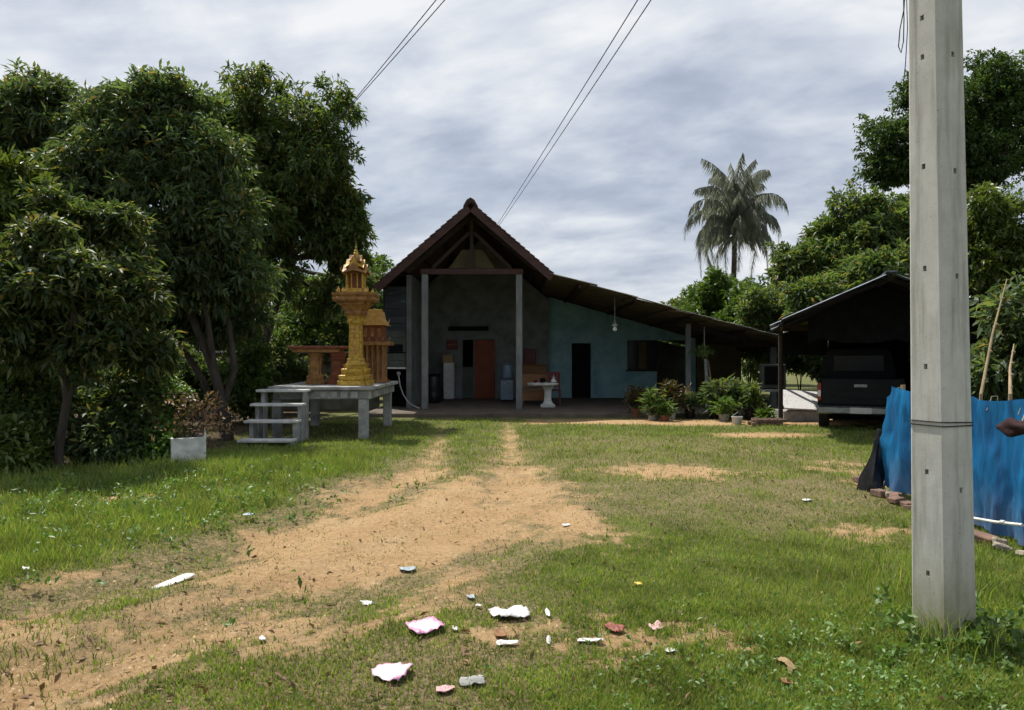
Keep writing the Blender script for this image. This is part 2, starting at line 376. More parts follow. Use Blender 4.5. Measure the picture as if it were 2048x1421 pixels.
RUT_L = [(-1.5, 19, -.1), (-1.45, 15.5, -.06), (-1.25, 12, .05), (-1.2, 9.6, .24), (-1.65, 7.7, .36), (-2.0, 6.3, .30), (-2.4, 5.4, .26), (-2.85, 4.75, .26), (-3.3, 4.25, .3), (-4.6, 3.2, .3)]
RUT_R = [(-.1, 18.5, -.02), (-.08, 15, .04), (-.02, 12.5, .14), (0.02, 10, .28), (.12, 8, .48), (-.15, 6.9, .62), (-.55, 6.1, .6), (-.95, 5.4, .5), (-1.5, 4.7, .38), (-2.0, 4.0, .34), (-2.5, 3.2, .34), (-3.2, 2.4, .3)]
RUT_M = [(-.5, 5.9, .35), (-.45, 5.0, .22), (-.75, 4.3, .0), (-1.25, 3.5, .10), (-1.7, 2.6, .2)]
def dirt_field(x, y):
    d = np.minimum(poly_d(x, y, RUT_L), poly_d(x, y, RUT_R))
    d = np.minimum(d, poly_d(x, y, RUT_M))
    d = np.minimum(d, poly_d(x, y, [(-.55, 9.2, .1), (-.75, 7.6, .7), (-1.0, 6.4, 1.0), (-1.5, 5.4, .85), (-2.1, 4.6, .6), (-2.9, 3.6, .5)]))
    d = np.minimum(d, blob(x, y, .38, 7.4, .42, .9))
    d = np.minimum(d, blob(x, y, 2.35, 9.9, .85, .42))
    d = np.minimum(d, blob(x, y, 3.15, 6.5, .22, .22))
    d = np.minimum(d, blob(x, y, 4.55, 9.6, .3, .9))
    d = np.minimum(d, blob(x, y, 4.9, 14.4, 1.1, .6))
    d = np.minimum(d, blob(x, y, .58, 4.05, .22, .05))
    d = np.minimum(d, blob(x, y, -3.95, 7.6, .35, .25))
    d = np.minimum(d, np.maximum(np.abs(y-17.1)-.75, np.maximum(.3-x, x-12)))
    nz = fbm(x*1.7, y*1.7, 3, 5)
    nf = fbm(x*8, y*8, 9, 3); nt_ = fbm(x*22, y*22, 12, 2)
    al = (x*.6+y*.8)*.9; ac = (x*.8-y*.6)*3.2
    d = d + (fbm(al, ac, 55, 4)-.42)*2.2*sstep(6.4, 5.0, y)*sstep(.8, -.3, x)
    am = .35+.65*sstep(13.5, 9.5, y)
    v = d + ((nz-.5)*1.0 + (nf-.5)*.7 + (nt_-.5)*.6)*am
    return 1-sstep(-.26, .24, v)
def sparse_field(x, y):                             # thin, trodden turf
    a = (1-sstep(-.1, .55, np.minimum(poly_d(x, y, RUT_L), poly_d(x, y, RUT_R))-.15))*(.25+.75*sstep(13.5, 9.5, y))
    b = 1-sstep(-.3, .5, blob(x, y, -1.2, 3.9, 1.6, 1.5))
    c = .62*(1-sstep(-.3, 1.2, blob(x, y, 2.0, 10.4, 3.4, 3.4)))
    return np.clip(np.maximum(np.maximum(a, b*.8), c) + (fbm(x*2.6, y*2.6, 21, 4)-.5)*.9, 0, 1)
def lush_field(x, y):                               # tall bank of grass on the left
    edge = -1.75 - (y-7.5)*-.02
    e2 = poly_d(x, y, RUT_L)
    left = sstep(.0, .6, e2)*sstep(0.2, -.6, x+1.9-(y-8)*.06)
    return left*sstep(12.5, 10.0, y+.0*x)
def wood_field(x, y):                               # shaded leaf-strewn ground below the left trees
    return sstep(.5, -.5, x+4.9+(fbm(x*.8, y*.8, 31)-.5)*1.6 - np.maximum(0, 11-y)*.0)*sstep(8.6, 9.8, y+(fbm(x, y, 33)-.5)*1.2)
def height(x, y):
    h = (fbm(x*.45, y*.45, 41, 3)-.5)*.10 + (fbm(x*3, y*3, 43, 3)-.5)*.03
    h = h + lush_field(x, y)*.07
    ruts = np.minimum(poly_d(x, y, RUT_L), poly_d(x, y, RUT_R))
    h = h - .05*(1-sstep(-.2, .2, ruts)) + (fbm(x*6.5, y*6.5, 47, 3)-.5)*.045*(1-sstep(-.3, .6, ruts))
    near = sstep(40, 25, y)*sstep(14, 9, np.abs(x))
    flat = sstep(17.3, 16.3, y)
    return h*np.maximum(near, .0)*np.maximum(flat, .12)
def hz(x, y): return float(height(np.array([x], float), np.array([y], float))[0])

# ------------------------------------------------------------------ ground
def axis(dense0, dense1, step, far):
    a = list(np.arange(dense0, dense1, step)); s = step; q = dense1; up = []
    while q < far: up.append(q); s *= 1.35; q += s
    up.append(far); s = step; q = dense0-step; dn = []
    while q > -far: dn.append(q); s *= 1.35; q -= s
    dn.append(-far)
    return np.array(dn[::-1]+a+up)
xs = axis(-5.5, 6.0, .055, 600); ys = axis(2.2, 18.5, .055, 700)
XX, YY = np.meshgrid(xs, ys); x = XX.ravel(); y = YY.ravel()
V = np.stack([x, y, height(x, y)], 1)
nx, ny = len(xs), len(ys)
i = np.arange(nx*ny).reshape(ny, nx)
Fq = np.stack([i[:-1, :-1], i[:-1, 1:], i[1:, 1:], i[1:, :-1]], -1).reshape(-1, 4)
def ground_mat():
    m, t, n, l, b = newmat('lawn_and_dirt')
    def attr(a):
        q = n.new('ShaderNodeAttribute'); q.attribute_name = a; return q.outputs['Fac']
    tcn = n.new('ShaderNodeTexCoord')
    def noise(s, d=6, r=.6, st=None):
        q = n.new('ShaderNodeTexNoise'); q.inputs['Scale'].default_value = s; q.inputs['Detail'].default_value = d; q.inputs['Roughness'].default_value = r
        l.new(tcn.outputs['Object'], q.inputs['Vector']); return q.outputs['Fac']
    def ramp(f, *st):
        q = n.new('ShaderNodeValToRGB'); l.new(f, q.inputs[0]); el = q.color_ramp.elements
        el[0].position, el[0].color = st[0][0], (*st[0][1], 1); el[1].position, el[1].color = st[-1][0], (*st[-1][1], 1)
        for p, c in st[1:-1]:
            z = el.new(p); z.color = (*c, 1)
        return q.outputs[0]
    def mix(f, a, c):
        q = n.new('ShaderNodeMix'); q.data_type = 'RGBA'; l.new(f, q.inputs[0]); l.new(a, q.inputs[6]); l.new(c, q.inputs[7]); return q.outputs[2]
    sand = ramp(noise(1.6, 8), (.32, (.33, .18, .07)), (.5, (.42, .26, .115)), (.68, (.48, .33, .17)))
    grain = ramp(noise(26, 9, .78), (.34, (.13, .085, .045)), (.45, (.33, .22, .115)), (.56, (.44, .31, .175)), (.7, (.68, .54, .36)))
    mv = n.new('ShaderNodeMix'); mv.data_type = 'RGBA'; mv.inputs[0].default_value = .55; l.new(sand, mv.inputs[6]); l.new(grain, mv.inputs[7])
    turf = ramp(noise(14, 8, .7), (.3, (.05, .065, .018)), (.5, (.10, .115, .035)), (.68, (.21, .17, .08)))
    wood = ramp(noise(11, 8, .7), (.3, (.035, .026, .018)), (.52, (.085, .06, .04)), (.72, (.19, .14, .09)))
    thin = ramp(noise(30, 6, .75), (.36, (.085, .09, .034)), (.5, (.20, .155, .08)), (.66, (.38, .28, .155)))
    c = mix(attr('sparse'), turf, thin)
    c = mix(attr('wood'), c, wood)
    c = mix(attr('dirt'), c, mv.outputs[2])
    l.new(c, b.inputs['Base Color']); b.inputs['Roughness'].default_value = .97; b.inputs['Specular IOR Level'].default_value = .15
    bp = n.new('ShaderNodeBump'); bp.inputs['Strength'].default_value = .9; bp.inputs['Distance'].default_value = .03
    l.new(noise(30, 9, .78), bp.inputs['Height']); l.new(bp.outputs[0], b.inputs['Normal'])
    return m
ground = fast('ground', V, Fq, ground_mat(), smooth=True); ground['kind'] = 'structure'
def setattr_f(o, name, vals):
    a = o.data.attributes.new(name, 'FLOAT', 'POINT'); a.data.foreach_set('value', np.asarray(vals, dtype=np.float32))
setattr_f(ground, 'dirt', dirt_field(x, y)*sstep(24, 20, y))
setattr_f(ground, 'sparse', sparse_field(x, y))
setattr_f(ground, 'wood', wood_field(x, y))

# grass blades: uncountable, one object for each kind
def blades(name, m, x, y, hgt, wid, lean=.5, two=True):
    n = len(x); z = height(x, y)-.004
    a = rng.uniform(0, 2*np.pi, n); b = rng.uniform(0, 2*np.pi, n)
    sx, sy = np.cos(a)*wid/2, np.sin(a)*wid/2
    lx, ly = np.cos(b)*hgt*lean*rng.uniform(.2, 1, n), np.sin(b)*hgt*lean*rng.uniform(.2, 1, n)
    base = np.stack([x, y, z], 1); side = np.stack([sx, sy, np.zeros(n)], 1)
    mid = base+np.stack([lx*.35, ly*.35, hgt*.58], 1); tip = base+np.stack([lx, ly, hgt*.95], 1)
    if two == 'mix':                                # the nearest blades bend, the rest are single tapers
        k = y < 4.6; m_ = ~k; nn = int(k.sum()); mm = int(m_.sum())
        V = np.concatenate([np.stack([(base-side)[k], (base+side)[k], (mid+side*.75)[k], (mid-side*.75)[k], tip[k]], 1).reshape(-1, 3), np.stack([(base-side)[m_], (base+side)[m_], tip[m_]], 1).reshape(-1, 3)])
        o = np.arange(nn)[:, None]*5
        T = np.concatenate([o+np.array([[0, 1, 2]]), o+np.array([[0, 2, 3]]), o+np.array([[3, 2, 4]]), np.arange(mm*3).reshape(-1, 3)+nn*5], 0)
    elif two:
        V = np.stack([base-side, base+side, mid+side*.75, mid-side*.75, tip], 1).reshape(-1, 3)
        o = np.arange(n)[:, None]*5
        T = np.concatenate([o+np.array([[0, 1, 2]]), o+np.array([[0, 2, 3]]), o+np.array([[3, 2, 4]])], 0)
    else:
        V = np.stack([base-side, base+side, tip], 1).reshape(-1, 3); o = np.arange(n)[:, None]*3
        T = o+np.array([[0, 1, 2]])
    return fast(name, V, T, m)
def scatter(n, x0, x1, y0, y1):
    # even per screen area: denser close by
    u = rng.random(n); y = 1/(1/y0+(1/y1-1/y0)*u); x = rng.uniform(-1, 1, n)*.78*y
    k = (x > x0) & (x < x1); return x[k], y[k]
def lawn(n, y0, y1, seed):
    x, y = scatter(n, -9, 9, y0, y1)
    d = dirt_field(x, y); s = sparse_field(x, y); w = wood_field(x, y)
    keep = rng.random(len(x)) < (1-d)**1.6*(1-.86*s)*(1-.93*w)*(.55+.9*fbm(x*2.2, y*2.2, seed))+.06*sstep(.45, .75, fbm(x*6, y*6, 91, 3))+.006
    keep &= ~((y > 13.5) & (y < 16.6) & (x < -2.6) & (x > -4.6) & (rng.random(len(x)) < .75))
    keep &= y < 17.6
    return x[keep], y[keep]
ox, oy = [], []
xa, ya = lawn(360000, 2.6, 9.0, 61)
lu = lush_field(xa, ya); sp_ = sparse_field(xa, ya)
rt = sstep(1.2, 3.0, xa)*.35
h = (.030+.020*fbm(xa*3, ya*3, 71)+.075*lu*fbm(xa*2.4, ya*2.4, 73)*1.6+rt*.03)*rng.uniform(.55, 1.35, len(xa))*(1-.35*sp_)
w = .004+.0012*ya*rng.uniform(.6, 1.3, len(xa))
g1 = blades('lawn_grass', M['grass'], xa, ya, h, w*.88, .75, 'mix'); g1['kind'] = 'stuff'; tag(g1, 'short green lawn grass covering the yard', 'grass')
xa, ya = lawn(150000, 9.0, 18.0, 62)
lu = lush_field(xa, ya)
h = (.04+.03*fbm(xa*3, ya*3, 75)+.06*lu)*rng.uniform(.6, 1.4, len(xa))
g2 = blades('far_lawn_grass', M['grass'], xa, ya, h, .0011*ya*rng.uniform(.7, 1.3, len(xa)), .7, False); g2['kind'] = 'stuff'
tag(g2, 'far green grass before the house porch', 'grass')
xa, ya = scatter(70000, -7, 7, 2.6, 12)
d = dirt_field(xa, ya); s = sparse_field(xa, ya)
k = rng.random(len(xa)) < .05+.55*s*(1-d)+.06*d; xa, ya = xa[k], ya[k]
g3 = blades('dry_grass', M['drygrass'], xa, ya, rng.uniform(.012, .035, len(xa)), .003+.001*ya, 1.6, False); g3['kind'] = 'stuff'
tag(g3, 'dry straw-coloured grass on the trodden track', 'grass')

def leaflets(centers, outward, nl, length, width, droop, spread=1.0, fold=.12, jit=.05):
    n = len(centers); c = np.repeat(centers, nl, 0); o = np.repeat(outward, nl, 0); k = n*nl
    r = rng.normal(size=(k, 3)); r /= np.linalg.norm(r, axis=1, keepdims=True)
    d = o*.55+r*spread; d[:, 2] -= droop; d /= np.linalg.norm(d, axis=1, keepdims=True)+1e-9
    up = rng.normal(size=(k, 3))*.5+np.array([0, 0, 1.0])
    s = np.cross(d, up); s /= np.linalg.norm(s, axis=1, keepdims=True)+1e-9
    nn = np.cross(s, d)
    ln = (length*rng.uniform(.45, 1.35, k))[:, None]; wd = (width*rng.uniform(.7, 1.2, k))[:, None]
    b = c+rng.normal(size=(k, 3))*jit
    mid = b+d*ln*.48; tip = b+d*ln; tip[:, 2] -= ln[:, 0]*.16
    V = np.stack([b, mid+s*wd*.5+nn*wd*fold, tip, mid-s*wd*.5+nn*wd*fold], 1).reshape(-1, 3)
    q = np.arange(k)[:, None]*4
    return V, np.concatenate([q+np.array([[0, 1, 2]]), q+np.array([[0, 2, 3]])], 0)

# broad-leaved weeds around the pole foot and the near right corner
def weeds(name, label, n, fx, fy, rx, ry, ln, wd, nl=6, hh=.05):
    x = fx+rng.normal(size=n)*rx; y = fy+rng.normal(size=n)*ry
    k = (y > 2.7) & (dirt_field(x, y) < .5); x, y = x[k], y[k]
    c = np.stack([x, y, height(x, y)+rng.uniform(.015, hh, len(x))], 1)
    V, T = leaflets(c, np.tile([0, 0, .8], (len(x), 1)), nl, ln, wd, 0.0, .9, jit=.015)
    o = fast(name, V, T, M['weed']); o['kind'] = 'stuff'; tag(o, label, 'weeds'); return o
weeds('ground_weeds', 'small bright broad-leaved weeds in the near right lawn', 560, 1.9, 3.55, .75, .45, .03, .017, 7, .06)
weeds('pole_weeds', 'leafy weeds growing round the foot of the concrete pole', 110, 2.55, 3.95, .28, .22, .055, .03, 8, .14)
weeds('bank_weeds', 'scattered leafy weeds along the left grass bank', 700, -3.7, 7.6, 1.3, 1.3, .055, .028, 6, .12)
x = np.concatenate([rng.normal(2.33, .16, 300), rng.normal(2.8, .35, 400), rng.uniform(-6.3, -3.2, 900)])
y = np.concatenate([rng.normal(3.93, .12, 300), rng.normal(4.9, .5, 400), rng.uniform(8.2, 9.9, 900)])
k = wood_field(x, y) < .9; x, y = x[k], y[k]
g4 = blades('tall_grass', M['grass'], x, y, rng.uniform(.08, .26, len(x)), .007+0*x, .7); g4['kind'] = 'stuff'
tag(g4, 'taller grass tufts at the pole foot and below the trees', 'grass')
n = 5200
x = rng.uniform(-11, -3.6, n); y = rng.uniform(8.6, 17, n); k = rng.random(n) < wood_field(x, y); x, y = x[k], y[k]
x2, y2 = scatter(900, -6, 6, 2.8, 14); x = np.concatenate([x, x2]); y = np.concatenate([y, y2])
V, T = leaflets(np.stack([x, y, height(x, y)+.012], 1), np.tile([0., 0, 0], (len(x), 1)), 1, .055, .024, 0, 1, .2, .004)
V[:, 2] = np.maximum(V[:, 2], height(V[:, 0].astype(float), V[:, 1].astype(float))+.004)
o = fast('fallen_leaves', V, T, M['litterleaf']); o['kind'] = 'stuff'; tag(o, 'brown fallen leaves strewn under the trees and over the lawn', 'leaves')

# grit and small stones on the bare track
x, y = scatter(14000, -7, 7, 2.7, 13)
k = rng.random(len(x)) < dirt_field(x, y)*.9+.03; x, y = x[k], y[k]; n = len(x)
r_ = rng.gamma(2.0, .0022, n)+.0015+.0005*y; a = rng.uniform(0, 6.28, n)
c = np.stack([x, y, height(x, y)], 1)
def ringp(k_, rr, zz): return c+np.stack([np.cos(a+k_)*r_*rr*rng.uniform(.7, 1.3, n), np.sin(a+k_)*r_*rr*rng.uniform(.7, 1.3, n), r_*zz], 1)
V = np.stack([ringp(0, 1, -.1), ringp(1.57, 1, -.1), ringp(3.14, 1, -.1), ringp(4.71, 1, -.1), ringp(.8, .25, .8)], 1).reshape(-1, 3)
o5 = np.arange(n)[:, None]*5
T = np.concatenate([o5+np.array([[i0, (i0+1) % 4, 4]]) for i0 in range(4)])
o = fast('gravel', V, T, leafmat('grit', [(.15, .095, .05), (.33, .22, .11), (.42, .31, .18), (.2, .14, .08)], 0.0, .9, .1)); o['kind'] = 'stuff'; tag(o, 'grit and small stones scattered over the bare dirt track', 'gravel')

# ------------------------------------------------------------------ porch floor
mb = MB(); mb.span((-3.7, 18.35, -.3), (8.0, 31, .1), .015)
fl = mb.build('porch_floor', M['slab']); fl['kind'] = 'structure'

# ------------------------------------------------------------------ house
H = thing('house', 'single-storey house with dark gabled porch and long lean-to roof on its right', 'house', (-1.08, 19.3, 0))
YF, YB = 19.25, 31.0
RX, RZ = -1.08, 5.5
LX, LZ = -3.55, 3.36
QX, QZ = 1.05, 3.66
# roof
def slope_course(name, a, b, thick, y0, y1, mat_, parent, pitch=.19, amp=.018):
    a, b = Vector((a[0], 0, a[1])), Vector((b[0], 0, b[1])); d = (b-a).normalized(); nrm = Vector((-d.z, 0, d.x))
    if nrm.z < 0: nrm = -nrm
    n = int((y1-y0)/(pitch/4)); V = []; Fc = []
    for k in range(n+1):
        yy = y0+(y1-y0)*k/n; wv = amp*(math.sin(2*math.pi*k/4)+1)*.5
        for q in (a, b):
            for tt in (0, thick):
                p = q+nrm*(wv+tt); V.append((p.x, yy, p.z))
    for k in range(n):
        o = k*4; w = o+4
        Fc += [(o+1, w+1, w+3, o+3), (o, o+2, w+2, w), (o, w, w+1, o+1), (o+2, o+3, w+3, w+2)]
    Fc += [(0, 1, 3, 2), (n*4, n*4+2, n*4+3, n*4+1)]
    m_ = MB(); m_.add(V, Fc); return m_.build(name, mat_, parent)
mb = MB()
mb.bar((RX, YF-.02, RZ+.06), (RX, YB, RZ+.06), .16, .10, .03)
roof = mb.build('roof', M['tile'], H, label='steep dark tiled gable roof')
for sgn, (ex, ez) in ((-1, (LX, LZ)), (1, (QX, QZ))):
    nc = 17
    for k in range(nc):
        t0, t1 = k/nc, (k+1.25)/nc
        a = (RX+(ex-RX)*t0, RZ+(ez-RZ)*t0); b = (RX+(ex-RX)*t1, RZ+(ez-RZ)*t1+.035)
        slope_course('tile_course', a, b, .022, YF+random.uniform(-.02, .02), YB, M['tile'], roof)
for k in range(26):
    mb = MB(); yy = YF-.03+k*.42
    prof = [(RX-.19, RZ-.07), (RX-.1, RZ+.09), (RX, RZ+.15), (RX+.1, RZ+.09), (RX+.19, RZ-.07), (RX+.16, RZ-.08), (RX, RZ+.11), (RX-.16, RZ-.08)]
    mb.prism(prof, 'y', yy, yy+.46); q = mb.build('ridge_tile', M['tile'], roof)
    q.location.z = .006*(k % 2)
for (ex, ez) in ((LX, LZ), (QX, QZ)):
    mb = MB(); d = Vector((ex-RX, 0, ez-RZ)).normalized(); nrm = Vector((0, 0, 1))
    mb.bar((RX+d.x*.05, YF+.03, RZ-.12), (ex, YF+.03, ez-.10), .035, .2, .006)
    mb.build('barge_board', M['barge'], H)
# rafters and purlins under the overhang
for (ex, ez) in ((LX, LZ), (QX, QZ)):
    for t in (.12, .34, .56, .78, .95):
        mb = MB(); px_, pz_ = RX+(ex-RX)*t, RZ+(ez-RZ)*t-.07
        mb.bar((px_, YF+.06, pz_), (px_, YB-.1, pz_), .06, .09); mb.build('purlin', M['beam'], H)
mb = MB(); mb.bar((-2.45, 19.8, 3.78), (.30, 19.8, 3.78), .1, .15, .008); mb.build('tie_beam', M['barge'], H)
mb = MB(); mb.bar((RX, 19.8, 3.86), (RX, 19.8, 5.2), .09, .1); mb.build('king_post', M['beam'], H)
for s_ in (-1, 1):
    mb = MB(); mb.bar((RX+s_*.07, 19.82, 4.82), (RX+s_*1.05, 19.82, 3.88), .07, .09); mb.build('truss_strut', M['beam'], H)
    mb = MB(); mb.bar((RX+s_*.06, 19.8, 5.22), (RX+s_*1.72, 19.8, 3.84 if s_ > 0 else 3.78), .08, .12); mb.build('rafter', M['beam'], H)
mb = MB(); mb.add([(RX-.62, 20.02, 3.9), (RX+.62, 20.02, 3.9), (RX+.28, 20.02, 4.4), (RX-.28, 20.02, 4.4),
                   (RX-.62, 20.05, 3.9), (RX+.62, 20.05, 3.9), (RX+.28, 20.05, 4.4), (RX-.28, 20.05, 4.4)],
                  [(0, 1, 2, 3), (7, 6, 5, 4), (0, 4, 5, 1), (1, 5, 6, 2), (2, 6, 7, 3), (3, 7, 4, 0)])
mb.build('gable_board', M['yellowwall'], H)
for xx in (-2.33, .19):
    mb = MB(); mb.span((xx-.085, 19.72, .1), (xx+.085, 19.89, 3.70), .012); mb.build('porch_post', M['post'], H)
# back wall with door opening
YW = 24.6
mb = MB()
mb.span((-2.75, YW, .1), (-1.68, YW+.14, 3.2)); mb.span((-.54, YW, .1), (1.22, YW+.14, 3.2)); mb.span((-1.68, YW, 2.06), (-.54, YW+.14, 3.2))
mb.prism([(-2.75, 3.2), (1.22, 3.2), (1.22, 3.4), (RX, RZ-.12), (-2.75, 3.92)], 'y', YW, YW+.14)
mb.build('back_wall', M['wall_olive'], H)
mb = MB(); mb.span((-2.9, 20.3, .1), (-2.76, YW-.003, 3.75)); mb.span((-2.9, YW-.003, .1), (-2.753, YB-.3, 3.75)); mb.build('side_wall', M['wall_olive'], H)
mb = MB(); mb.span((-3.45, 30.4, .1), (7.75, 30.55, 1.7)); mb.prism([(-3.45, 1.7), (7.75, 1.7), (1.2, 3.4), (RX, RZ-.2), (-3.45, 3.3)], 'y', 30.4, 30.55)
mb.build('rear_wall', M['wall_olive'], H)
d = MB(); d.span((-1.245, YW-.06, .105), (-.57, YW-.02, 2.04), .006); door = d.build('door', M['reddoor'], H, label='orange-red front door leaf')
for (z0, z1) in ((.25, .85), (1.0, 1.9)):
    q = MB(); q.span((-1.13, YW-.072, z0), (-.68, YW-.0605, z1), .005); q.build('door_panel', M['reddoor'], door)
q = MB(); q.tube([(-1.2, YW-.06, 1.05), (-1.2, YW-.11, 1.05), (-1.12, YW-.11, 1.05)], .012, 6); q.build('handle', M['chrome'], door)
q = MB()
for (a, b) in (((-1.68, 0.1), (-1.64, 2.06)), ((-1.29, .1), (-1.25, 2.06)), ((-.56, .1), (-.52, 2.06))): q.span((a[0], YW-.03, a[1]), (b[0], YW+.05, b[1]), .004)
q.span((-1.68, YW-.032, 2.06), (-.52, YW+.052, 2.12), .004); q.build('door_frame', M['post'], H)
q = MB(); q.span((-1.64, YW+.02, .12), (-1.29, YW+.05, 1.15), .005); q.build('half_door', M['wall_pale'], H)
q = MB(); q.span((-2.1, YW-.12, 2.36), (-.78, YW-.005, 2.5), .01); q.build('wall_vent', M['dark'], H)
# turquoise lean-to wall with door, window and open bay
YT = 25.0
mb = MB()
mb.span((1.235, YT, .1), (2.02, YT+.12, 2.05)); mb.span((2.66, YT, .1), (3.9, YT+.12, 2.05)); mb.span((2.02, YT, 1.95), (2.66, YT+.12, 2.05))
mb.span((3.9, YT, .1), (4.9, YT+.12, 1.05)); mb.span((5.98, YT, .1), (6.2, YT+.12, 2.05))
mb.prism([(1.235, 2.05), (6.2, 2.05), (6.2, 2.10), (1.235, 3.52)], 'y', YT, YT+.12)
mb.build('turquoise_wall', M['wall_turq'], H, label='turquoise wall under the lean-to')
q = MB()
for a, b in (((1.96, .1), (2.02, 2.0)), ((2.66, .1), (2.72, 2.0)), ): q.span((a[0], YT-.04, a[1]), (b[0], YT+.03, b[1]), .004)
q.span((1.96, YT-.042, 1.95), (2.72, YT+.032, 2.02), .004); q.build('side_door_frame', M['wall_turq'], H)
q = MB(); q.span((2.03, YT+.09, .12), (2.65, YT+.118, 1.945)); q.build('side_door', M['dark'], H)
w_ = MB(); w_.span((3.9, YT+.05, 1.06), (4.9, YT+.07, 2.045)); win = w_.build('window', M['glass'], H)
for xx in (3.92, 4.25, 4.58, 4.88):
    q = MB(); q.span((xx-.02, YT-.01, 1.06), (xx+.02, YT+.045, 2.045)); q.build('mullion', M['beam'], win)
q = MB(); q.span((3.85, YT-.06, 1.0), (4.95, YT+.0, 1.05), .005); q.build('sill', M['beam'], win)
q = MB(); q.span((4.28, YT+.03, 1.08), (4.56, YT+.045, 2.0)); q.build('curtain', M['yellowwall'], win)
mb = MB(); mb.span((6.25, YT, .1), (7.75, YT+.12, 1.9)); mb.build('end_wall', M['yellowwall'], H)
# left store wall of boards
for k in range(9):
    z0 = 1.62+k*.2
    if k < 2:
        q = MB(); q.span((-3.48, 20.2, z0-.42), (-2.905, 20.235, z0-.225), .004); q.build('board', M['wall_pale'], H)
    q = MB(); q.span((-3.48, 20.2, z0+.003), (-2.905, 20.24+.006*(k % 2), z0+.197), .004); q.build('board', M['wall_slate'] if k > 2 else M['wall_pale'], H)
q = MB(); q.span((-3.5, 20.12, 1.17), (-2.9, 20.3, 1.215), .006); q.build('ledge', M['paint_white'], H)
q = MB(); q.span((-3.36, 20.17, 1.63), (-2.98, 20.199, 1.84)); q.build('slot_window', M['dark'], H)
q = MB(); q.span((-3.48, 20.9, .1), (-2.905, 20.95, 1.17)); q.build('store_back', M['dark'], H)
q = MB(); q.span((-3.52, 20.2, .1), (-3.49, YB-.6, 3.25)); q.build('outer_wall', M['wall_slate'], H)
# lean-to roof of overlapping corrugated sheets
EX, EZ = 8.35, 1.66
mb = MB()
for t in (.1, .3, .5, .7, .9):
    px_, pz_ = QX+(EX-QX)*t, QZ+(EZ-QZ)*t-.1
    mb.bar((px_, YF+.1, pz_), (px_, 30.3, pz_), .06, .09)
lr = mb.build('lean_to_roof', M['beam'], H, label='long low lean-to roof of grey-brown corrugated sheets')
nc = 7
for k in range(nc):
    t0, t1 = k/nc-.01*(k > 0), (k+1.12)/nc
    sag = lambda t: -.10*math.sin(math.pi*t)
    a = (QX+(EX-QX)*t0-.1*(k == 0), QZ+(EZ-QZ)*t0+sag(t0)-.015); b = (QX+(EX-QX)*t1, QZ+(EZ-QZ)*t1+.045+sag(t1))
    slope_course('corrugated_sheet', a, b, .014, YF+random.uniform(-.12, .08), 30.6, M['sheet'], lr, .2, .04)
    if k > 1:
        q = MB(); q.bar((a[0]+.05, YF+.02, a[1]+.065), (b[0]-.02, YF+.02, b[1]+.045), .2, .012, .003); q.build('lit_edge_strip', M['sheet_pale'], lr)  # pale strip added for the lit look of the bleached sheet edges
for xx, top in ((4.92, 2.42), (7.3, 1.78)):
    mb = MB(); mb.span((xx-.07, 20.6, .1), (xx+.07, 20.74, top), .01); mb.build('lean_to_post', M['post'], H)
mb = MB(); mb.bar((4.6, 20.67, 2.42), (7.6, 20.67, 1.72), .06, .1); mb.build('lean_to_beam', M['beam'], H)

# ------------------------------------------------------------------ porch contents
t = thing('cabinet', 'tall white cabinet against the porch wall, left of the red door', 'cabinet', (-2.02, 23.9, .1))
q = MB(); q.span((-2.2, 23.7, .13), (-1.86, 24.2, 1.3), .012); q.build('body', M['white'], t)
q = MB(); q.span((-2.19, 23.665, .16), (-1.87, 23.698, .8), .006); dr = q.build('door', M['white'], t)
q = MB(); q.tube([(-1.92, 23.66, .6), (-1.92, 23.63, .6), (-1.92, 23.63, .72), (-1.92, 23.66, .72)], .008, 5); q.build('handle', M['chrome'], dr)
q = MB(); q.span((-2.19, 23.67, .83), (-1.87, 23.698, 1.27), .006); q.build('upper_door', M['white'], t)
t = thing('carton', 'brown cardboard carton on top of the white cabinet', 'box', (-2.1, 23.9, 1.3))
q = MB(); q.span((-2.22, 23.72, 1.302), (-1.9, 24.1, 1.56), .006); b_ = q.build('body', M['cardboard'], t)
q = MB(); q.bar((-2.22, 23.72, 1.56), (-2.33, 23.72+.38/2, 1.6), .3, .006); q.build('flap', M['cardboard'], t)
t = thing('water_drum', 'dark plastic drum standing behind the left porch post', 'drum', (-2.4, 22.4, .1))
q = MB(); q.lathe((-2.4, 22.4, .1), [(.22, 0), (.25, .05), (.26, .3), (.25, .34), (.26, .38), (.26, .7), (.24, .8), (.21, .82)], 18); q.build('barrel', M['black_plastic'], t, smooth=True)
q = MB(); q.lathe((-2.4, 22.4, .92), [(.22, 0), (.23, .03), (.2, .06), (.0, .065)], 18); q.build('lid', M['dark'], t, smooth=True)
t = thing('notice_board', 'small red notice board fixed to the wall beside the door', 'sign', (-2.0, YW, 1.85))
q = MB(); q.span((-2.18, YW-.03, 1.72), (-1.8, YW-.004, 2.06), .004); q.build('board', M['red'], t)
q = MB(); q.span((-2.14, YW-.036, 1.86), (-1.84, YW-.031, 1.92)); q.build('strip', M['redbrown'], t)
t = thing('water_dispenser', 'pale blue water dispenser standing right of the red door', 'dispenser', (-.1, 23.2, .1))
q = MB(); q.span((-.36, 23.05, .14), (.04, 23.4, .78), .02); q.build('cabinet', M['bluegrey'], t)
q = MB(); q.lathe((-.16, 23.22, .78), [(.1, 0), (.16, .05), (.17, .12), (.16, .2), (.17, .24), (.17, .4), (.15, .46), (.05, .5), (.05, .52)], 18); q.build('bottle', M['bluegrey'], t, smooth=True)
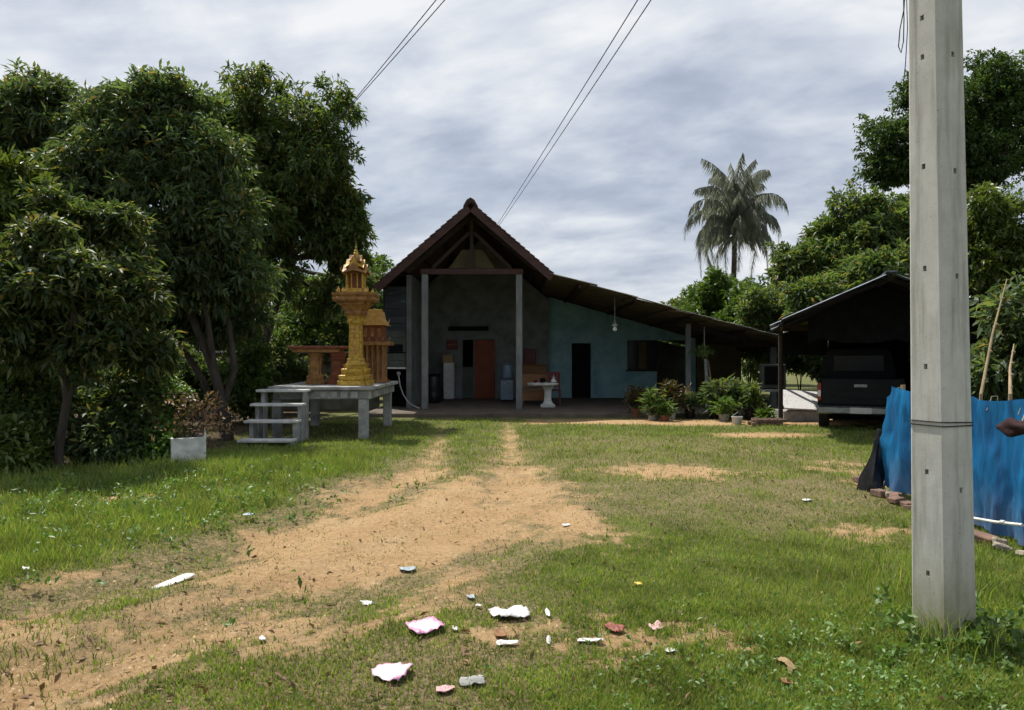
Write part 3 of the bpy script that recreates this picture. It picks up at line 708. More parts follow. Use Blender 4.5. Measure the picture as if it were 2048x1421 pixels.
for xx in (-.24, -.1):
    q = MB(); q.tube([(xx, 23.05, .68), (xx, 23.0, .68), (xx, 23.0, .64)], .012, 6); q.build('tap', M['red'] if xx > -.2 else M['white'], t)
q = MB(); q.span((-.34, 23.0, .105), (.02, 23.38, .138), .005); q.build('base', M['dark'], t)
t = thing('stone_table', 'round pale stone table on a flared pedestal at the porch edge', 'table', (1.0, 20.7, .1))
q = MB(); q.lathe((.86, 20.7, .70), [(.40, 0), (.44, .015), (.45, .04), (.44, .065), (.40, .075)], 28); q.build('table_top', M['paint_white'], t, smooth=True)
q = MB(); q.redent((1.0, 20.7, .1), [(.2, 0), (.2, .06), (.15, .09), (.105, .16), (.09, .3), (.1, .46), (.15, .56), (.17, .60)]); q.build('pedestal', M['paint_white'], t)
t = thing('wooden_bench', 'orange wooden bench behind the stone table', 'bench', (.7, 21.8, .1))
q = MB(); q.span((.25, 21.6, .5), (1.15, 22.05, .55), .01); q.build('seat', M['orange'], t)
q = MB(); q.span((.25, 22.06, .6), (1.15, 22.1, .98), .01); q.build('backrest', M['orange'], t)
q = MB(); q.span((.27, 21.62, .22), (1.13, 21.65, .48), .008); q.build('front_panel', M['orange'], t)
for xx in (.28, 1.08):
    for yy in (21.62, 22.02):
        q = MB(); q.span((xx, yy+.002, .1), (xx+.05, yy+.045, .499 if yy < 22 else .6)); q.build('leg', M['orange'], t)
for nm, lb, c, r, m_ in (('cooking_pot', 'small dark pot on the stone table', (.86, 20.75, .776), .07, 'dark'), ('cup', 'red cup on the stone table, left of the dark pot', (.66, 20.72, .776), .045, 'red')):
    t = thing(nm, lb, nm.split('_')[-1], c)
    q = MB(); q.lathe(c, [(r*.8, 0), (r, r*.3), (r, r*1.6), (r*1.08, r*1.7)], 14); q.build('bowl', M[m_], t, smooth=True)
    q = MB(); q.tube([Vector(c)+Vector((r, 0, r*.5)), Vector(c)+Vector((r*1.6, 0, r*.9)), Vector(c)+Vector((r, 0, r*1.4))], .008, 5); q.build('handle', M[m_], t)
t = thing('bag', 'white plastic bag lying at the right edge of the stone table', 'bag', (1.16, 20.62, .776))
V, T = [], []
q = MB(); q.lathe((1.16, 20.62, .776), [(.06, 0), (.085, .03), (.07, .08), (.03, .11), (.045, .15)], 9); q.build('body', M['paper'], t)
q = MB(); q.tube([(1.13, 20.62, .92), (1.16, 20.62, 1.0), (1.19, 20.62, .92)], .006, 5); q.build('handle', M['paper'], t)
t = thing('red_chair', 'dark red plastic chair between stone table and turquoise wall', 'chair', (1.2, 21.2, .1))
q = MB(); q.span((1.02, 21.05, .52), (1.4, 21.42, .56), .01); q.build('seat', M['red'], t)
q = MB()
for k in range(4): q.span((1.04+k*.09, 21.40, .62), (1.11+k*.09, 21.43, .98), .006)
q.span((1.02, 21.395, .98), (1.4, 21.435, 1.06), .01); q.build('backrest', M['red'], t)
for xx in (1.03, 1.35):
    for yy in (21.06, 21.38):
        q = MB(); q.span((xx, yy, .1), (xx+.04, yy+.035, .519 if yy < 21.2 else 1.0)); q.build('leg', M['red'], t)
t = thing('wall_shelf', 'wall shelf with red cloth hung on the dark wall right of the right post', 'shelf', (.8, YW, 1.2))
q = MB(); q.span((.36, YW-.3, 1.22), (1.15, YW-.003, 1.26), .004); q.build('board', M['orange'], t)
for xx in (.42, 1.05):
    q = MB(); q.bar((xx, YW-.02, 1.05), (xx, YW-.24, 1.21), .03, .03); q.build('bracket', M['beam'], t)
q = MB(); q.span((.4, YW-.29, 1.27), (.78, YW-.2, 1.75), .02); q.build('cloth', M['red'], t)
q = MB(); q.span((.36, YW-.28, .85), (1.12, YW-.05, 1.2), .01); q.build('cupboard', M['orange'], t)
t = thing('pendant_lamp', 'white pendant lamp hanging from the lean-to roof', 'lamp', (2.78, 20.0, 3.15))
q = MB(); q.tube([(2.78, 20.0, 3.12), (2.78, 20.0, 2.42)], .008, 5); q.build('cord', M['rope'], t)
q = MB(); q.lathe((2.78, 20.0, 2.26), [(.02, .19), (.03, .15), (.085, .1), (.10, .07), (.09, .065)], 16); q.build('shade', M['oldconcrete'], t, smooth=True)
q = MB(); q.lathe((2.78, 20.0, 2.19), [(.0, 0), (.045, .015), (.06, .05), (.045, .1), (.03, .14)], 14); q.build('bulb', M['lampwhite'], t, smooth=True)
t = thing('flood_lamp', 'white floodlight box on a bracket at the low end of the lean-to roof', 'lamp', (7.15, 19.15, 2.05))
q = MB(); q.box((7.1, 19.1, 2.26), (.16, .1, .3), Matrix.Rotation(.15, 3, 'Y'), .015); q.build('housing', M['white'], t)
q = MB(); q.box((7.1, 19.045, 2.27), (.12, .012, .2), Matrix.Rotation(.15, 3, 'Y'), .003); q.build('lens', M['lampwhite'], t)
q = MB(); q.tube([(7.12, 19.12, 2.1), (7.1, 19.2, 2.0), (6.95, 19.3, 1.95)], .018, 6); q.build('bracket', M['chrome'], t)
t = thing('hanging_planter', 'hanging basket with trailing plant on a pale cord under the lean-to', 'planter', (5.2, 20.0, 1.5))
q = MB(); q.tube([(5.2, 20.0, 2.32), (5.2, 20.0, 1.72)], .012, 5); q.build('cord', M['rope'], t)
q = MB(); q.lathe((5.2, 20.0, 1.5), [(.07, 0), (.13, .08), (.15, .16), (.14, .17), (.06, .16)], 14); q.build('basket', M['bamboo'], t, smooth=True)
q = MB()
for (a, b) in ((-.12, 0), (.12, .03), (0, -.12)): q.tube([(5.2+a, 20+b, 1.67), (5.2, 20, 1.86)], .006, 4)
q.build('hanger', M['rope'], t)
c = np.array([5.2, 20.0, 1.66])+rng.normal(size=(40, 3))*[.1, .1, .04]
V, T = leaflets(c, np.tile([0, 0, .4], (40, 1)), 6, .12, .04, .4, .9); V -= np.array(t.location); fast('foliage', V, T, M['weed'], t)
t = thing('timber_prop', 'pale bare pole propped upright below the hanging basket', 'pole', (5.28, 20.1, .1))
q = MB(); q.tube([(5.3, 20.1, .1), (5.29, 20.08, .8), (5.26, 20.1, 1.45)], [.055, .05, .045], 9); q.build('shaft', M['oldconcrete'], t, smooth=True)
q = MB(); q.tube([(5.28, 20.1, .1), (5.4, 20.1, .9), (5.33, 20.1, 1.4)], .02, 6); q.build('side_stick', M['bamboo'], t)
t = thing('hose', 'pale hose slung from the store ledge down to the porch floor', 'hose', (-3.0, 19.7, 0))
q = MB(); q.tube([(-3.05, 19.9, 1.02), (-3.0, 19.8, .75), (-2.9, 19.7, .5), (-2.75, 19.6, .3), (-2.6, 19.6, .2), (-2.45, 19.62, .13)], .016, 7)
q.sub(t, True); o_ = q.build('pipe', M['oldconcrete'], t, False, True)
q = MB(); q.lathe((-3.05, 19.9, 1.0), [(.035, 0), (.05, .03), (.05, .09), (.03, .1)], 10); q.build('nozzle', M['oldconcrete'], t, smooth=True)

# ------------------------------------------------------------------ shrine platform
t = thing('shrine_platform', 'raised weathered concrete shrine platform with open steps on its left', 'platform', (-3.5, 14.9, 0))
ZP = .97
q = MB(); q.span((-4.5, 13.6, ZP-.07), (-2.55, 16.6, ZP), .012); sl = q.build('slab', M['oldconcrete'], t)
for (a, b) in (((-4.42, 13.68), (-2.63, 13.80)), ((-4.42, 16.4), (-2.63, 16.52)), ((-2.75, 13.802), (-2.63, 16.398)), ((-4.42, 13.802), (-4.3, 16.398))):
    q = MB(); q.span((a[0], a[1], ZP-.24), (b[0], b[1], ZP-.072), .01); q.build('edge_beam', M['oldconcrete'], t)
for k in range(5):
    q = MB(); x0 = -3.55+k*.19; q.span((x0, 13.655, ZP-.22), (x0+.13, 13.678, ZP-.09), .008); q.build('moulding', M['oldconcrete'], sl)
for k in range(9):
    q = MB(); y0 = 13.95+k*.28; q.span((-2.628, y0, ZP-.22), (-2.605, y0+.18, ZP-.09), .008); q.build('moulding', M['oldconcrete'], sl)
for xx in (-4.36, -2.76):
    for yy in (13.72, 16.35):
        q = MB(); q.span((xx-.085, yy-.05, -.1), (xx+.085, yy+.12, ZP-.242), .012); q.build('leg', M['oldconcrete'], t)
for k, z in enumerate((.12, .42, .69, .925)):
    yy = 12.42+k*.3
    q = MB(); q.span((-4.62, yy, z-.045), (-3.70, yy+.3, z), .008); tr_ = q.build('step', M['paint_white'], t)  # whiter treads: sunlight on the steps put into the colour
for xx in (-4.55, -3.80):
    for k, z in enumerate((.075, .375, .645, .88)):
        yy = 12.5+k*.3
        q = MB(); q.span((xx, yy, -.1), (xx+.07, yy+.215 if k < 3 else yy+.18, z-.002), .006); q.build('step_support', M['oldconcrete'], t)

def gable_tier(mb, c, w, l, z, h):                  # small steep roof, ridge along y, with flared ends
    c = Vector(c)
    prof = [(c.x-w, z), (c.x-w*.86, z+.02), (c.x-w*.45, z+h*.42), (c.x, z+h), (c.x+w*.45, z+h*.42), (c.x+w*.86, z+.02), (c.x+w, z), (c.x, z+h*.25)]
    mb.prism(prof, 'y', c.y-l, c.y+l)
    prof = [(c.y-w, z), (c.y-w*.86, z+.02), (c.y-w*.45, z+h*.42), (c.y, z+h*.94), (c.y+w*.45, z+h*.42), (c.y+w*.86, z+.02), (c.y+w, z), (c.y, z+h*.25)]
    mb.prism(prof, 'x', c.x-l*.93, c.x+l*.93)
c0 = Vector(((712-1024)/F*14.2, 14.2, ZP))
t = thing('spirit_house', 'tall golden spirit house with a spired temple on one pillar', 'spirit house', c0)
q = MB(); q.redent(c0, [(.31, .002), (.31, .09), (.27, .10), (.29, .15), (.29, .19), (.23, .21), (.245, .27), (.25, .31), (.2, .33), (.2, .37), (.22, .40)]); q.build('base', M['gold'], t)
q = MB(); q.redent(c0, [(.18, .40), (.15, .46), (.15, .5), (.125, .53), (.112, 1.16), (.15, 1.2), (.15, 1.24), (.135, 1.27), (.16, 1.32)]); pl = q.build('pillar', M['gold'], t)
for k in range(7):
    for sx in (-1, 1):
        q = MB(); q.box(c0+Vector((sx*.045, -.122, .62+k*.08)), (.05, .02, .055), Matrix.Rotation(.78, 3, 'Y'), .006); q.build('relief', M['goldpale'], pl)
q = MB(); q.redent(c0, [(.17, 1.32), (.2, 1.38), (.19, 1.42), (.24, 1.50), (.30, 1.55), (.3, 1.59)]); q.build('capital', M['goldred'], t)
q = MB(); q.redent(c0, [(.36, 1.59), (.39, 1.62), (.39, 1.66), (.37, 1.68), (.4, 1.72), (.4, 1.76), (.2, 1.765)]); tray = q.build('tray', M['goldred'], t)
for sx in (-1, 1):
    for sy in (-1, 1):
        q = MB(); q.lathe(c0+Vector((sx*.27, sy*.27, 1.76)), [(.03, 0), (.022, .03), (.03, .06), (.015, .09), (.0, .13)], 8); q.build('finial', M['gold'], tray)
for sx in (-.26, -.16, .16, .26):
    q = MB(); q.box(c0+Vector((sx, -.38, 1.79)), (.06, .02, .06), Matrix.Rotation(.78, 3, 'Y'), .004); q.build('finial', M['goldpale'], tray)
q = MB(); q.redent(c0, [(.21, 1.765), (.21, 1.81), (.18, 1.82), (.18, 1.85)]); q.build('temple_plinth', M['gold'], t)
q = MB(); q.redent(c0, [(.11, 1.85), (.11, 2.13)]); q.build('temple_cell', M['redbrown'], t)
for sx in (-.15, -.055, .055, .15):
    for sy in (-.15, -.055, .055, .15):
        if abs(sx) < .1 and abs(sy) < .1: continue
        q = MB(); q.lathe(c0+Vector((sx, sy, 1.85)), [(.02, 0), (.014, .02), (.013, .24), (.02, .28)], 6); q.build('temple_column', M['gold'], t)
q = MB(); gable_tier(q, c0, .23, .25, c0.z+2.13, .2); q.build('temple_roof', M['goldred'], t)
q = MB(); gable_tier(q, c0, .17, .19, c0.z+2.24, .19); q.build('temple_roof', M['gold'], t)
q = MB(); gable_tier(q, c0, .11, .13, c0.z+2.36, .15); q.build('temple_roof', M['goldred'], t)
q = MB(); q.lathe(c0, [(.07, 2.42), (.075, 2.47), (.05, 2.49), (.055, 2.53), (.035, 2.55), (.04, 2.58), (.02, 2.61), (.022, 2.64), (.010, 2.67), (.003, 2.76)], 10); q.build('spire', M['gold'], t)
for sx in (-1, 1):
    q = MB(); p_ = c0+Vector((sx*.22, -.2, 2.15)); q.tube([p_, p_+Vector((sx*.03, 0, .05)), p_+Vector((sx*.015, 0, .12))], [.014, .01, .003], 5); q.build('roof_horn', M['goldpale'], t)

c1 = Vector(((748-1024)/F*15.6, 15.6, ZP))
t = thing('spirit_house', 'shorter red-gold spirit house on slender posts behind the spired golden one', 'spirit house', c1)
q = MB(); q.span(c1+Vector((-.3, -.26, .002)), c1+Vector((.3, .26, .05)), .01); q.build('base', M['goldred'], t)
for sx in (-.22, -.11, 0, .11, .22):
    for sy in (-.2, .0, .2):
        q = MB(); q.lathe(c1+Vector((sx, sy, .05)), [(.034, 0), (.024, .05), (.022, .66), (.032, .73)], 8); q.build('leg', M['orange'] if sy < 0 else M['goldred'], t)
q = MB(); q.span(c1+Vector((-.34, -.3, .78)), c1+Vector((.38, .3, .86)), .012); fl_ = q.build('floor', M['goldred'], t)
for k in range(6):
    q = MB(); q.span(c1+Vector((-.33+k*.14, -.3, .862)), c1+Vector((-.31+k*.14, -.28, .95))); q.build('baluster', M['orange'], fl_)
q = MB(); q.span(c1+Vector((-.23, -.2, .862)), c1+Vector((.23, .22, 1.22)), .008); bd = q.build('body', M['redbrown'], t)
for sx in (-.14, .0, .14):
    q = MB(); q.span(c1+Vector((sx-.035, -.215, .96)), c1+Vector((sx+.035, -.201, 1.14)), .003); q.build('window', M['goldred'], bd)
q = MB(); q.prism([(c1.x-.32, ZP+1.2), (c1.x-.27, ZP+1.23), (c1.x-.2, ZP+1.34), (c1.x-.17, ZP+1.5), (c1.x+.17, ZP+1.5), (c1.x+.2, ZP+1.34), (c1.x+.27, ZP+1.23), (c1.x+.32, ZP+1.2)], 'y', c1.y-.3, c1.y+.3)
q.build('roof', M['goldpale'], t)
q = MB(); q.bar(c1+Vector((-.18, 0, 1.52)), c1+Vector((.18, 0, 1.52)), .1, .05, .01); q.build('roof_ridge', M['gold'], t)
for sx in (-1, 1):
    q = MB(); p_ = c1+Vector((sx*.3, -.29, 1.22)); q.tube([p_, p_+Vector((sx*.06, 0, .03)), p_+Vector((sx*.08, 0, .1))], [.02, .014, .003], 5); q.build('roof_horn', M['goldpale'], t)

c2 = Vector(((640-1024)/F*14.7, 14.7, ZP))
t = thing('altar_table', 'red-brown altar table on two stepped pedestals beside the golden spirit house', 'table', c2)
q = MB(); q.span(c2+Vector((-.58, -.25, .70)), c2+Vector((.52, .25, .76)), .012); q.build('table_top', M['redbrown'], t)
q = MB(); q.span(c2+Vector((-.5, -.22, .63)), c2+Vector((.44, .22, .698)), .01); q.build('apron', M['goldred'], t)
for sx, m_ in ((-.07, 'goldred'), (.36, 'redbrown')):
    q = MB(); q.redent(c2+Vector((sx, 0, 0)), [(.19, .002), (.19, .06), (.16, .08), (.165, .16), (.13, .19), (.115, .24), (.115, .46), (.135, .5), (.12, .53), (.15, .6), (.15, .628)]); q.build('pedestal', M[m_], t)

# ------------------------------------------------------------------ planter box beside the left trees
g = G(375, 935)
t = thing('planter_box', 'worn white square planter box under the left trees', 'planter', (g.x, g.y, 0), R(28))
q = MB()
w, hgt = .22, .42
for (a, b) in (((-w, -w), (w, -w+.03)), ((-w, w-.03), (w, w)), ((-w, -w+.032), (-w+.03, w-.032)), ((w-.03, -w+.032), (w, w-.032))):
    q.span((a[0], a[1], 0), (b[0], b[1], hgt), .006)
q.build('shell', M['paint_white'], t, False)
q = MB(); q.span((-w+.032, -w+.032, .02), (w-.032, w-.032, hgt-.07)); q.build('soil', M['litterleaf'], t, False)
q = MB(); q.bar((w-.02, -w-.01, .2), (w+.012, w*.2, .50), .02, .05); q.build('broken_slat', M['paint_white'], t, False)
c = np.stack([rng.normal(.12, .2, 110), rng.normal(.2, .2, 110), rng.uniform(.4, .95, 110)], 1)
V, T = leaflets(c, np.tile([0, 0, .8], (110, 1)), 6, .085, .034, 0, .8); fast('foliage', V, T, M['croton_pale'], t)
q = MB()
for k in range(7): q.tube([(0, 0, .3), (rng.normal(.08, .12), rng.normal(.1, .12), .65), (rng.normal(.14, .2), rng.normal(.2, .2), .92)], [.009, .006, .003], 5)
q.build('stem', M['bark'], t, False)

# ------------------------------------------------------------------ concrete pole
PX, PY = G(1888, 1278).x, G(1888, 1278).y
t = thing('utility_pole', 'square tapered concrete utility pole in the right foreground', 'pole', (PX, PY, -.05), 0)
t.rotation_euler = (0, R(-1.15), R(22))
Hh = 8.6
def half(z): return .118-.0053*z
V, Fc = [], []
def vtx(p): V.append(p); return len(V)-1
mbp = MB()
hole_l = [.42, .97, 1.54, 2.07, 2.62, 3.21, 3.42, 4.0, 4.7, 5.4]
hole_r = [.88, 2.02, 2.58, 3.2, 4.3, 5.1]
hs = .011
for fi in range(4):
    ang = fi*math.pi/2; ca, sa = math.cos(ang), math.sin(ang)
    def pt(u, z, dep=0.0):                          # u in -1..1 across the face
        hw = half(z); ch = .022; xx = u*(hw-ch) if abs(u) <= 1 else math.copysign(hw, u); yy = -(hw-dep)
        return (xx*ca-yy*sa, xx*sa+yy*ca, z)
    zs = [0.0]
    hl = hole_l if fi % 2 else hole_r
    for z in hl: zs += [z-hs*1.3, z+hs*1.3]
    zs.append(Hh)
    for k in range(len(zs)-1):
        z0, z1 = zs[k], zs[k+1]; u = hs/(half(z0)-.022)
        if k % 2 == 1:
            us = [-1, -u, u, 1]
            for j in range(3):
                if j == 1:
                    a = [pt(-u, z0), pt(u, z0), pt(u, z1), pt(-u, z1)]; b = [pt(-u, z0, .05), pt(u, z0, .05), pt(u, z1, .05), pt(-u, z1, .05)]
                    mbp.add(a+b, [(4, 5, 6, 7), (0, 1, 5, 4), (1, 2, 6, 5), (2, 3, 7, 6), (3, 0, 4, 7)])
                else: mbp.add([pt(us[j], z0), pt(us[j+1], z0), pt(us[j+1], z1), pt(us[j], z1)], [(0, 1, 2, 3)])
        else: mbp.add([pt(-1, z0), pt(1, z0), pt(1, z1), pt(-1, z1)], [(0, 1, 2, 3)])
    # chamfer to the next face
    def pe(u, z):
        hw = half(z); ch = .022; return (hw-ch, -hw, z) if u == 0 else (hw, -(hw-ch), z)
    cz = [pe(0, 0), pe(1, 0), pe(1, Hh), pe(0, Hh)]
    mbp.add([(a*ca-b*sa, a*sa+b*ca, c) for a, b, c in cz], [(0, 1, 2, 3)])
hw = half(Hh); mbp.add([(-hw, -hw, Hh), (hw, -hw, Hh), (hw, hw, Hh), (-hw, hw, Hh)], [(0, 1, 2, 3)])
def pole_mat():
    m, t_, n, l, b = newmat('cast_concrete')
    tcn = n.new('ShaderNodeTexCoord')
    def nz(s, st, d=6):
        mp = n.new('ShaderNodeMapping'); mp.inputs['Scale'].default_value = st; l.new(tcn.outputs['Object'], mp.inputs[0])
        q = n.new('ShaderNodeTexNoise'); q.inputs['Scale'].default_value = s; q.inputs['Detail'].default_value = d; q.inputs['Roughness'].default_value = .65
        l.new(mp.outputs[0], q.inputs['Vector']); return q.outputs['Fac']
    def rmp(f, a, ca, b_, cb):
        q = n.new('ShaderNodeValToRGB'); l.new(f, q.inputs[0]); q.color_ramp.elements[0].position = a; q.color_ramp.elements[0].color = (*ca, 1)
        q.color_ramp.elements[1].position = b_; q.color_ramp.elements[1].color = (*cb, 1); return q.outputs[0]
    def mixc(f, a, c, mode='MIX'):
        q = n.new('ShaderNodeMix'); q.data_type = 'RGBA'; q.blend_type = mode
        if isinstance(f, float): q.inputs[0].default_value = f
        else: l.new(f, q.inputs[0])
        l.new(a, q.inputs[6]); l.new(c, q.inputs[7]); return q.outputs[2]
    base = rmp(nz(5, (1, 1, .8)), .3, (.46, .45, .41), .7, (.62, .61, .565))
    stain = rmp(nz(7, (2.4, 2.4, .16), 8), .3, (.62, .6, .55), .52, (1, 1, 1))
    spots = rmp(nz(45, (1, 1, 1), 3), .25, (.62, .6, .56), .36, (1, 1, 1))
    c = mixc(1.0, mixc(1.0, base, stain, 'MULTIPLY'), spots, 'MULTIPLY')
    sp3 = n.new('ShaderNodeSeparateXYZ'); l.new(tcn.outputs['Object'], sp3.inputs[0])
    mr = n.new('ShaderNodeMapRange'); l.new(sp3.outputs['Z'], mr.inputs[0]); mr.inputs[1].default_value = .62; mr.inputs[2].default_value = .05; mr.inputs[3].default_value = 0; mr.inputs[4].default_value = 1
    ml = n.new('ShaderNodeMath'); ml.operation = 'MULTIPLY'; l.new(mr.outputs[0], ml.inputs[0]); l.new(nz(9, (1.5, 1.5, .5), 6), ml.inputs[1])
    moss = n.new('ShaderNodeRGB'); moss.outputs[0].default_value = (.24, .22, .09, 1)
    mm = n.new('ShaderNodeMath'); mm.operation = 'MULTIPLY'; l.new(ml.outputs[0], mm.inputs[0]); mm.inputs[1].default_value = 1.5; mm.use_clamp = True
    c = mixc(mm.outputs[0], c, moss.outputs[0])
    l.new(c, b.inputs['Base Color']); b.inputs['Roughness'].default_value = .9; b.inputs['Specular IOR Level'].default_value = .2
    bp = n.new('ShaderNodeBump'); bp.inputs['Strength'].default_value = .25; bp.inputs['Distance'].default_value = .004; l.new(nz(60, (1, 1, 1), 6), bp.inputs['Height']); l.new(bp.outputs[0], b.inputs['Normal'])
    return m
mbp.build('shaft', pole_mat(), t, False)
for z0, tilt in ((1.24, .055), (1.222, .02)):
    h_ = half(z0)+.004; q = MB(); cc = .018
    ring = [(-h_, -h_+cc), (-h_+cc, -h_), (h_-cc, -h_), (h_, -h_+cc), (h_, h_-cc), (h_-cc, h_), (-h_+cc, h_), (-h_, h_-cc), (-h_, -h_+cc)]
    q.tube([(a, b, z0-tilt*(a*.6+.1*b)*1.4) for a, b in ring], .0035, 5, False); q.build('tie_wire', M['wire'], t, False)
pts = [P(1808, 20, 4.0), P(1800, 60, 4.02), P(1797, 95, 4.03), P(1802, 108, 4.03), P(1807, 85, 4.02), P(1808, 40, 4.0), P(1806, -60, 4.0)]
t = thing('loose_wire', 'thin loose wire loop hanging beside the top of the concrete pole', 'wire', P(1806, -60, 4.0))
q = MB(); q.tube([P(1812, -60, 4.0)]+pts, .003, 5); q.build('strand', M['wire'], t)
q = MB(); q.tube([P(1812, -50, 4.0), P(1815, 60, 4.0), P(1811, 130, 4.0), P(1807, 165, 4.0)], .0025, 5); q.build('strand', M['wire'], t)

# ------------------------------------------------------------------ tarp fence
FX0, FX1 = 4.22, 3.98
t = thing('tarp_fence', 'low fence hung with wrinkled bright blue tarpaulin behind the concrete pole', 'fence', (4.1, 6.4, 0))
ya, yb = 4.3, 8.25
def fx(y_): return FX1+(FX0-FX1)*(y_-ya)/(yb-ya)
nu, nv = 150, 26
U, Vv = np.meshgrid(np.linspace(0, 1, nu), np.linspace(0, 1, nv)); u = U.ravel(); v = Vv.ravel()
yy = ya+(yb-ya)*u
top = 1.2-.05*np.sin(u*math.pi*3)**2+.03*fbm(u*9, u*0+2, 81)
top = top-.14*sstep(.955, 1.0, u)
bot = .04+.05*fbm(u*14, u*0+5, 83)
zz_ = bot+(top-bot)*v
fold = (fbm(u*30, v*2.0, 85, 3)-.5)*.16+np.sin(u*46+np.sin(v*3)*.8)*.028+(fbm(u*60, v*7, 86, 2)-.5)*.035
xx_ = FX1+(FX0-FX1)*u+fold*(1.15-v*.55)-.05
yy = yy+.12*(1-v)*sstep(.93, 1, u)
V = np.stack([xx_-4.1, yy-6.4, zz_], 1)
i = np.arange(nu*nv).reshape(nv, nu); Fq = np.stack([i[:-1, :-1], i[:-1, 1:], i[1:, 1:], i[1:, :-1]], -1).reshape(-1, 4)
tarp = fast('tarpaulin', V, Fq, M['tarp'], t, True)
q = MB(); q.tube([(fx(y_)+.0, y_, 1.17-.05*math.sin((y_-ya)/(yb-ya)*math.pi*3)**2) for y_ in np.linspace(ya, yb-.15, 22)], .012, 6); q.build('top_rail', M['bamboo'], t)
for k in range(9):
    y_ = ya+.25+k*.43; q = MB(); q.tube([(fx(y_)-.075, y_, 1.08), (fx(y_)-.03, y_, 1.2), (fx(y_)+.03, y_+.02, 1.2), (fx(y_)+.03, y_+.02, 1.1)], .004, 5); q.build('tie_cord', M['rope'], t)
for y_ in (4.6, 5.9, 7.1, 8.1):
    q = MB(); q.tube([(fx(y_)+.09, y_, -.1), (fx(y_)+.08, y_+.02, 1.22)], [.03, .024], 8); q.build('fence_post', M['bamboo'], t)
t = thing('black_sack', 'black plastic sack slumped at the far end of the blue tarp fence', 'sack', (4.05, 8.35, 0))
prof = []
nu, nv = 18, 12; Vl = []
for j in range(nv):
    v_ = j/(nv-1); r_ = .15*(1-v_*.72)*(1+.15*math.sin(v_*7))
    for k in range(nu):
        a = 2*math.pi*k/nu; rr = r_*(1+.22*math.sin(3*a+v_*4)+.1*math.sin(7*a-v_*5))
        Vl.append((4.05+rr*math.cos(a)*.8+.08*v_, 8.35+rr*math.sin(a), .6*v_))
mbq = MB(); mbq.add(Vl, [(j*nu+k, j*nu+(k+1) % nu, (j+1)*nu+(k+1) % nu, (j+1)*nu+k) for j in range(nv-1) for k in range(nu)]+[tuple(range((nv-1)*nu, nv*nu))])
mbq.build('body', M['black_plastic'], t, smooth=True)
q = MB(); q.tube([(4.12, 8.35, .58), (4.13, 8.35, .64), (4.17, 8.36, .70)], [.03, .02, .04], 7); q.build('knot', M['black_plastic'], t)
t = thing('hung_cloth', 'dark maroon cloth bundle hung over the right end of the blue tarp', 'cloth', (3.86, 5.62, 1.0))
nu, nv = 30, 24; Vl = []
for j in range(nv):
    v_ = j/(nv-1)*2-1
    for k in range(nu):
        a = 2*math.pi*k/nu; rr = .8*math.sqrt(max(0, 1-v_*v_*.98))*(1+.16*math.sin(3*a+v_*5)+.08*math.sin(5*a))
        Vl.append((3.84+.05*rr*math.cos(a), 5.62+v_*.24, 1.0-.02*v_+.075*rr*math.sin(a)*(1+.2*math.sin(v_*6))))
mbq = MB(); mbq.add(Vl, [(j*nu+k, j*nu+(k+1) % nu, (j+1)*nu+(k+1) % nu, (j+1)*nu+k) for j in range(nv-1) for k in range(nu)]+[tuple(range(nu))[::-1], tuple(range((nv-1)*nu, nv*nu))])
mbq.build('bundle', M['maroon'], t, smooth=True)
q = MB(); q.tube([(3.87, 5.6, 1.05), (3.93, 5.6, 1.2), (3.99, 5.6, 1.2)], .01, 5); q.build('string', M['rope'], t)
t = thing('plastic_pipe', 'pale plastic pipe lying along the foot of the blue tarp', 'pipe', (3.72, 5.5, .28))
pa, pb = P(1944, 1038, 6.0), P(2045, 1052, 5.45)
q = MB(); q.tube([pa, (pa+pb)/2+Vector((0, 0, -.006)), pb], .012, 8); q.build('tube', M['paint_white'], t, smooth=True)
q = MB(); q.tube([pa+(pb-pa)*.6, pa+(pb-pa)*.68], .017, 8); q.build('joint', M['white'], t)
for k, (a, b, d) in enumerate((((1958, 790), (2014, 560), 6.9), ((2016, 790), (2028, 690), 6.4))):
    p0, p1 = P(*a, d), P(*b, d+.5); p0 = Vector((p0.x+.02, p0.y, p0.z))
    foot = Vector((p0.x-(p1.x-p0.x)*.12, p0.y, .0))
    t = thing('bamboo_cane', ['long dry bamboo cane leaning behind the right end of the tarp', 'short dry cane standing at the right edge of the photograph'][k], 'cane', foot)
    q = MB(); q.tube([foot, p0, (p0+p1)/2+Vector((-.02, 0, 0)), p1], [.017, .015, .011, .005], 7); cn = q.build('stem', M['bamboo'], t)
    for j in range(4):
        pp = p0+(p1-p0)*(j+.5)/4.3; q = MB(); q.tube([pp, pp+(p1-p0).normalized()*.014], .017, 7); q.build('node', M['bamboo'], t)
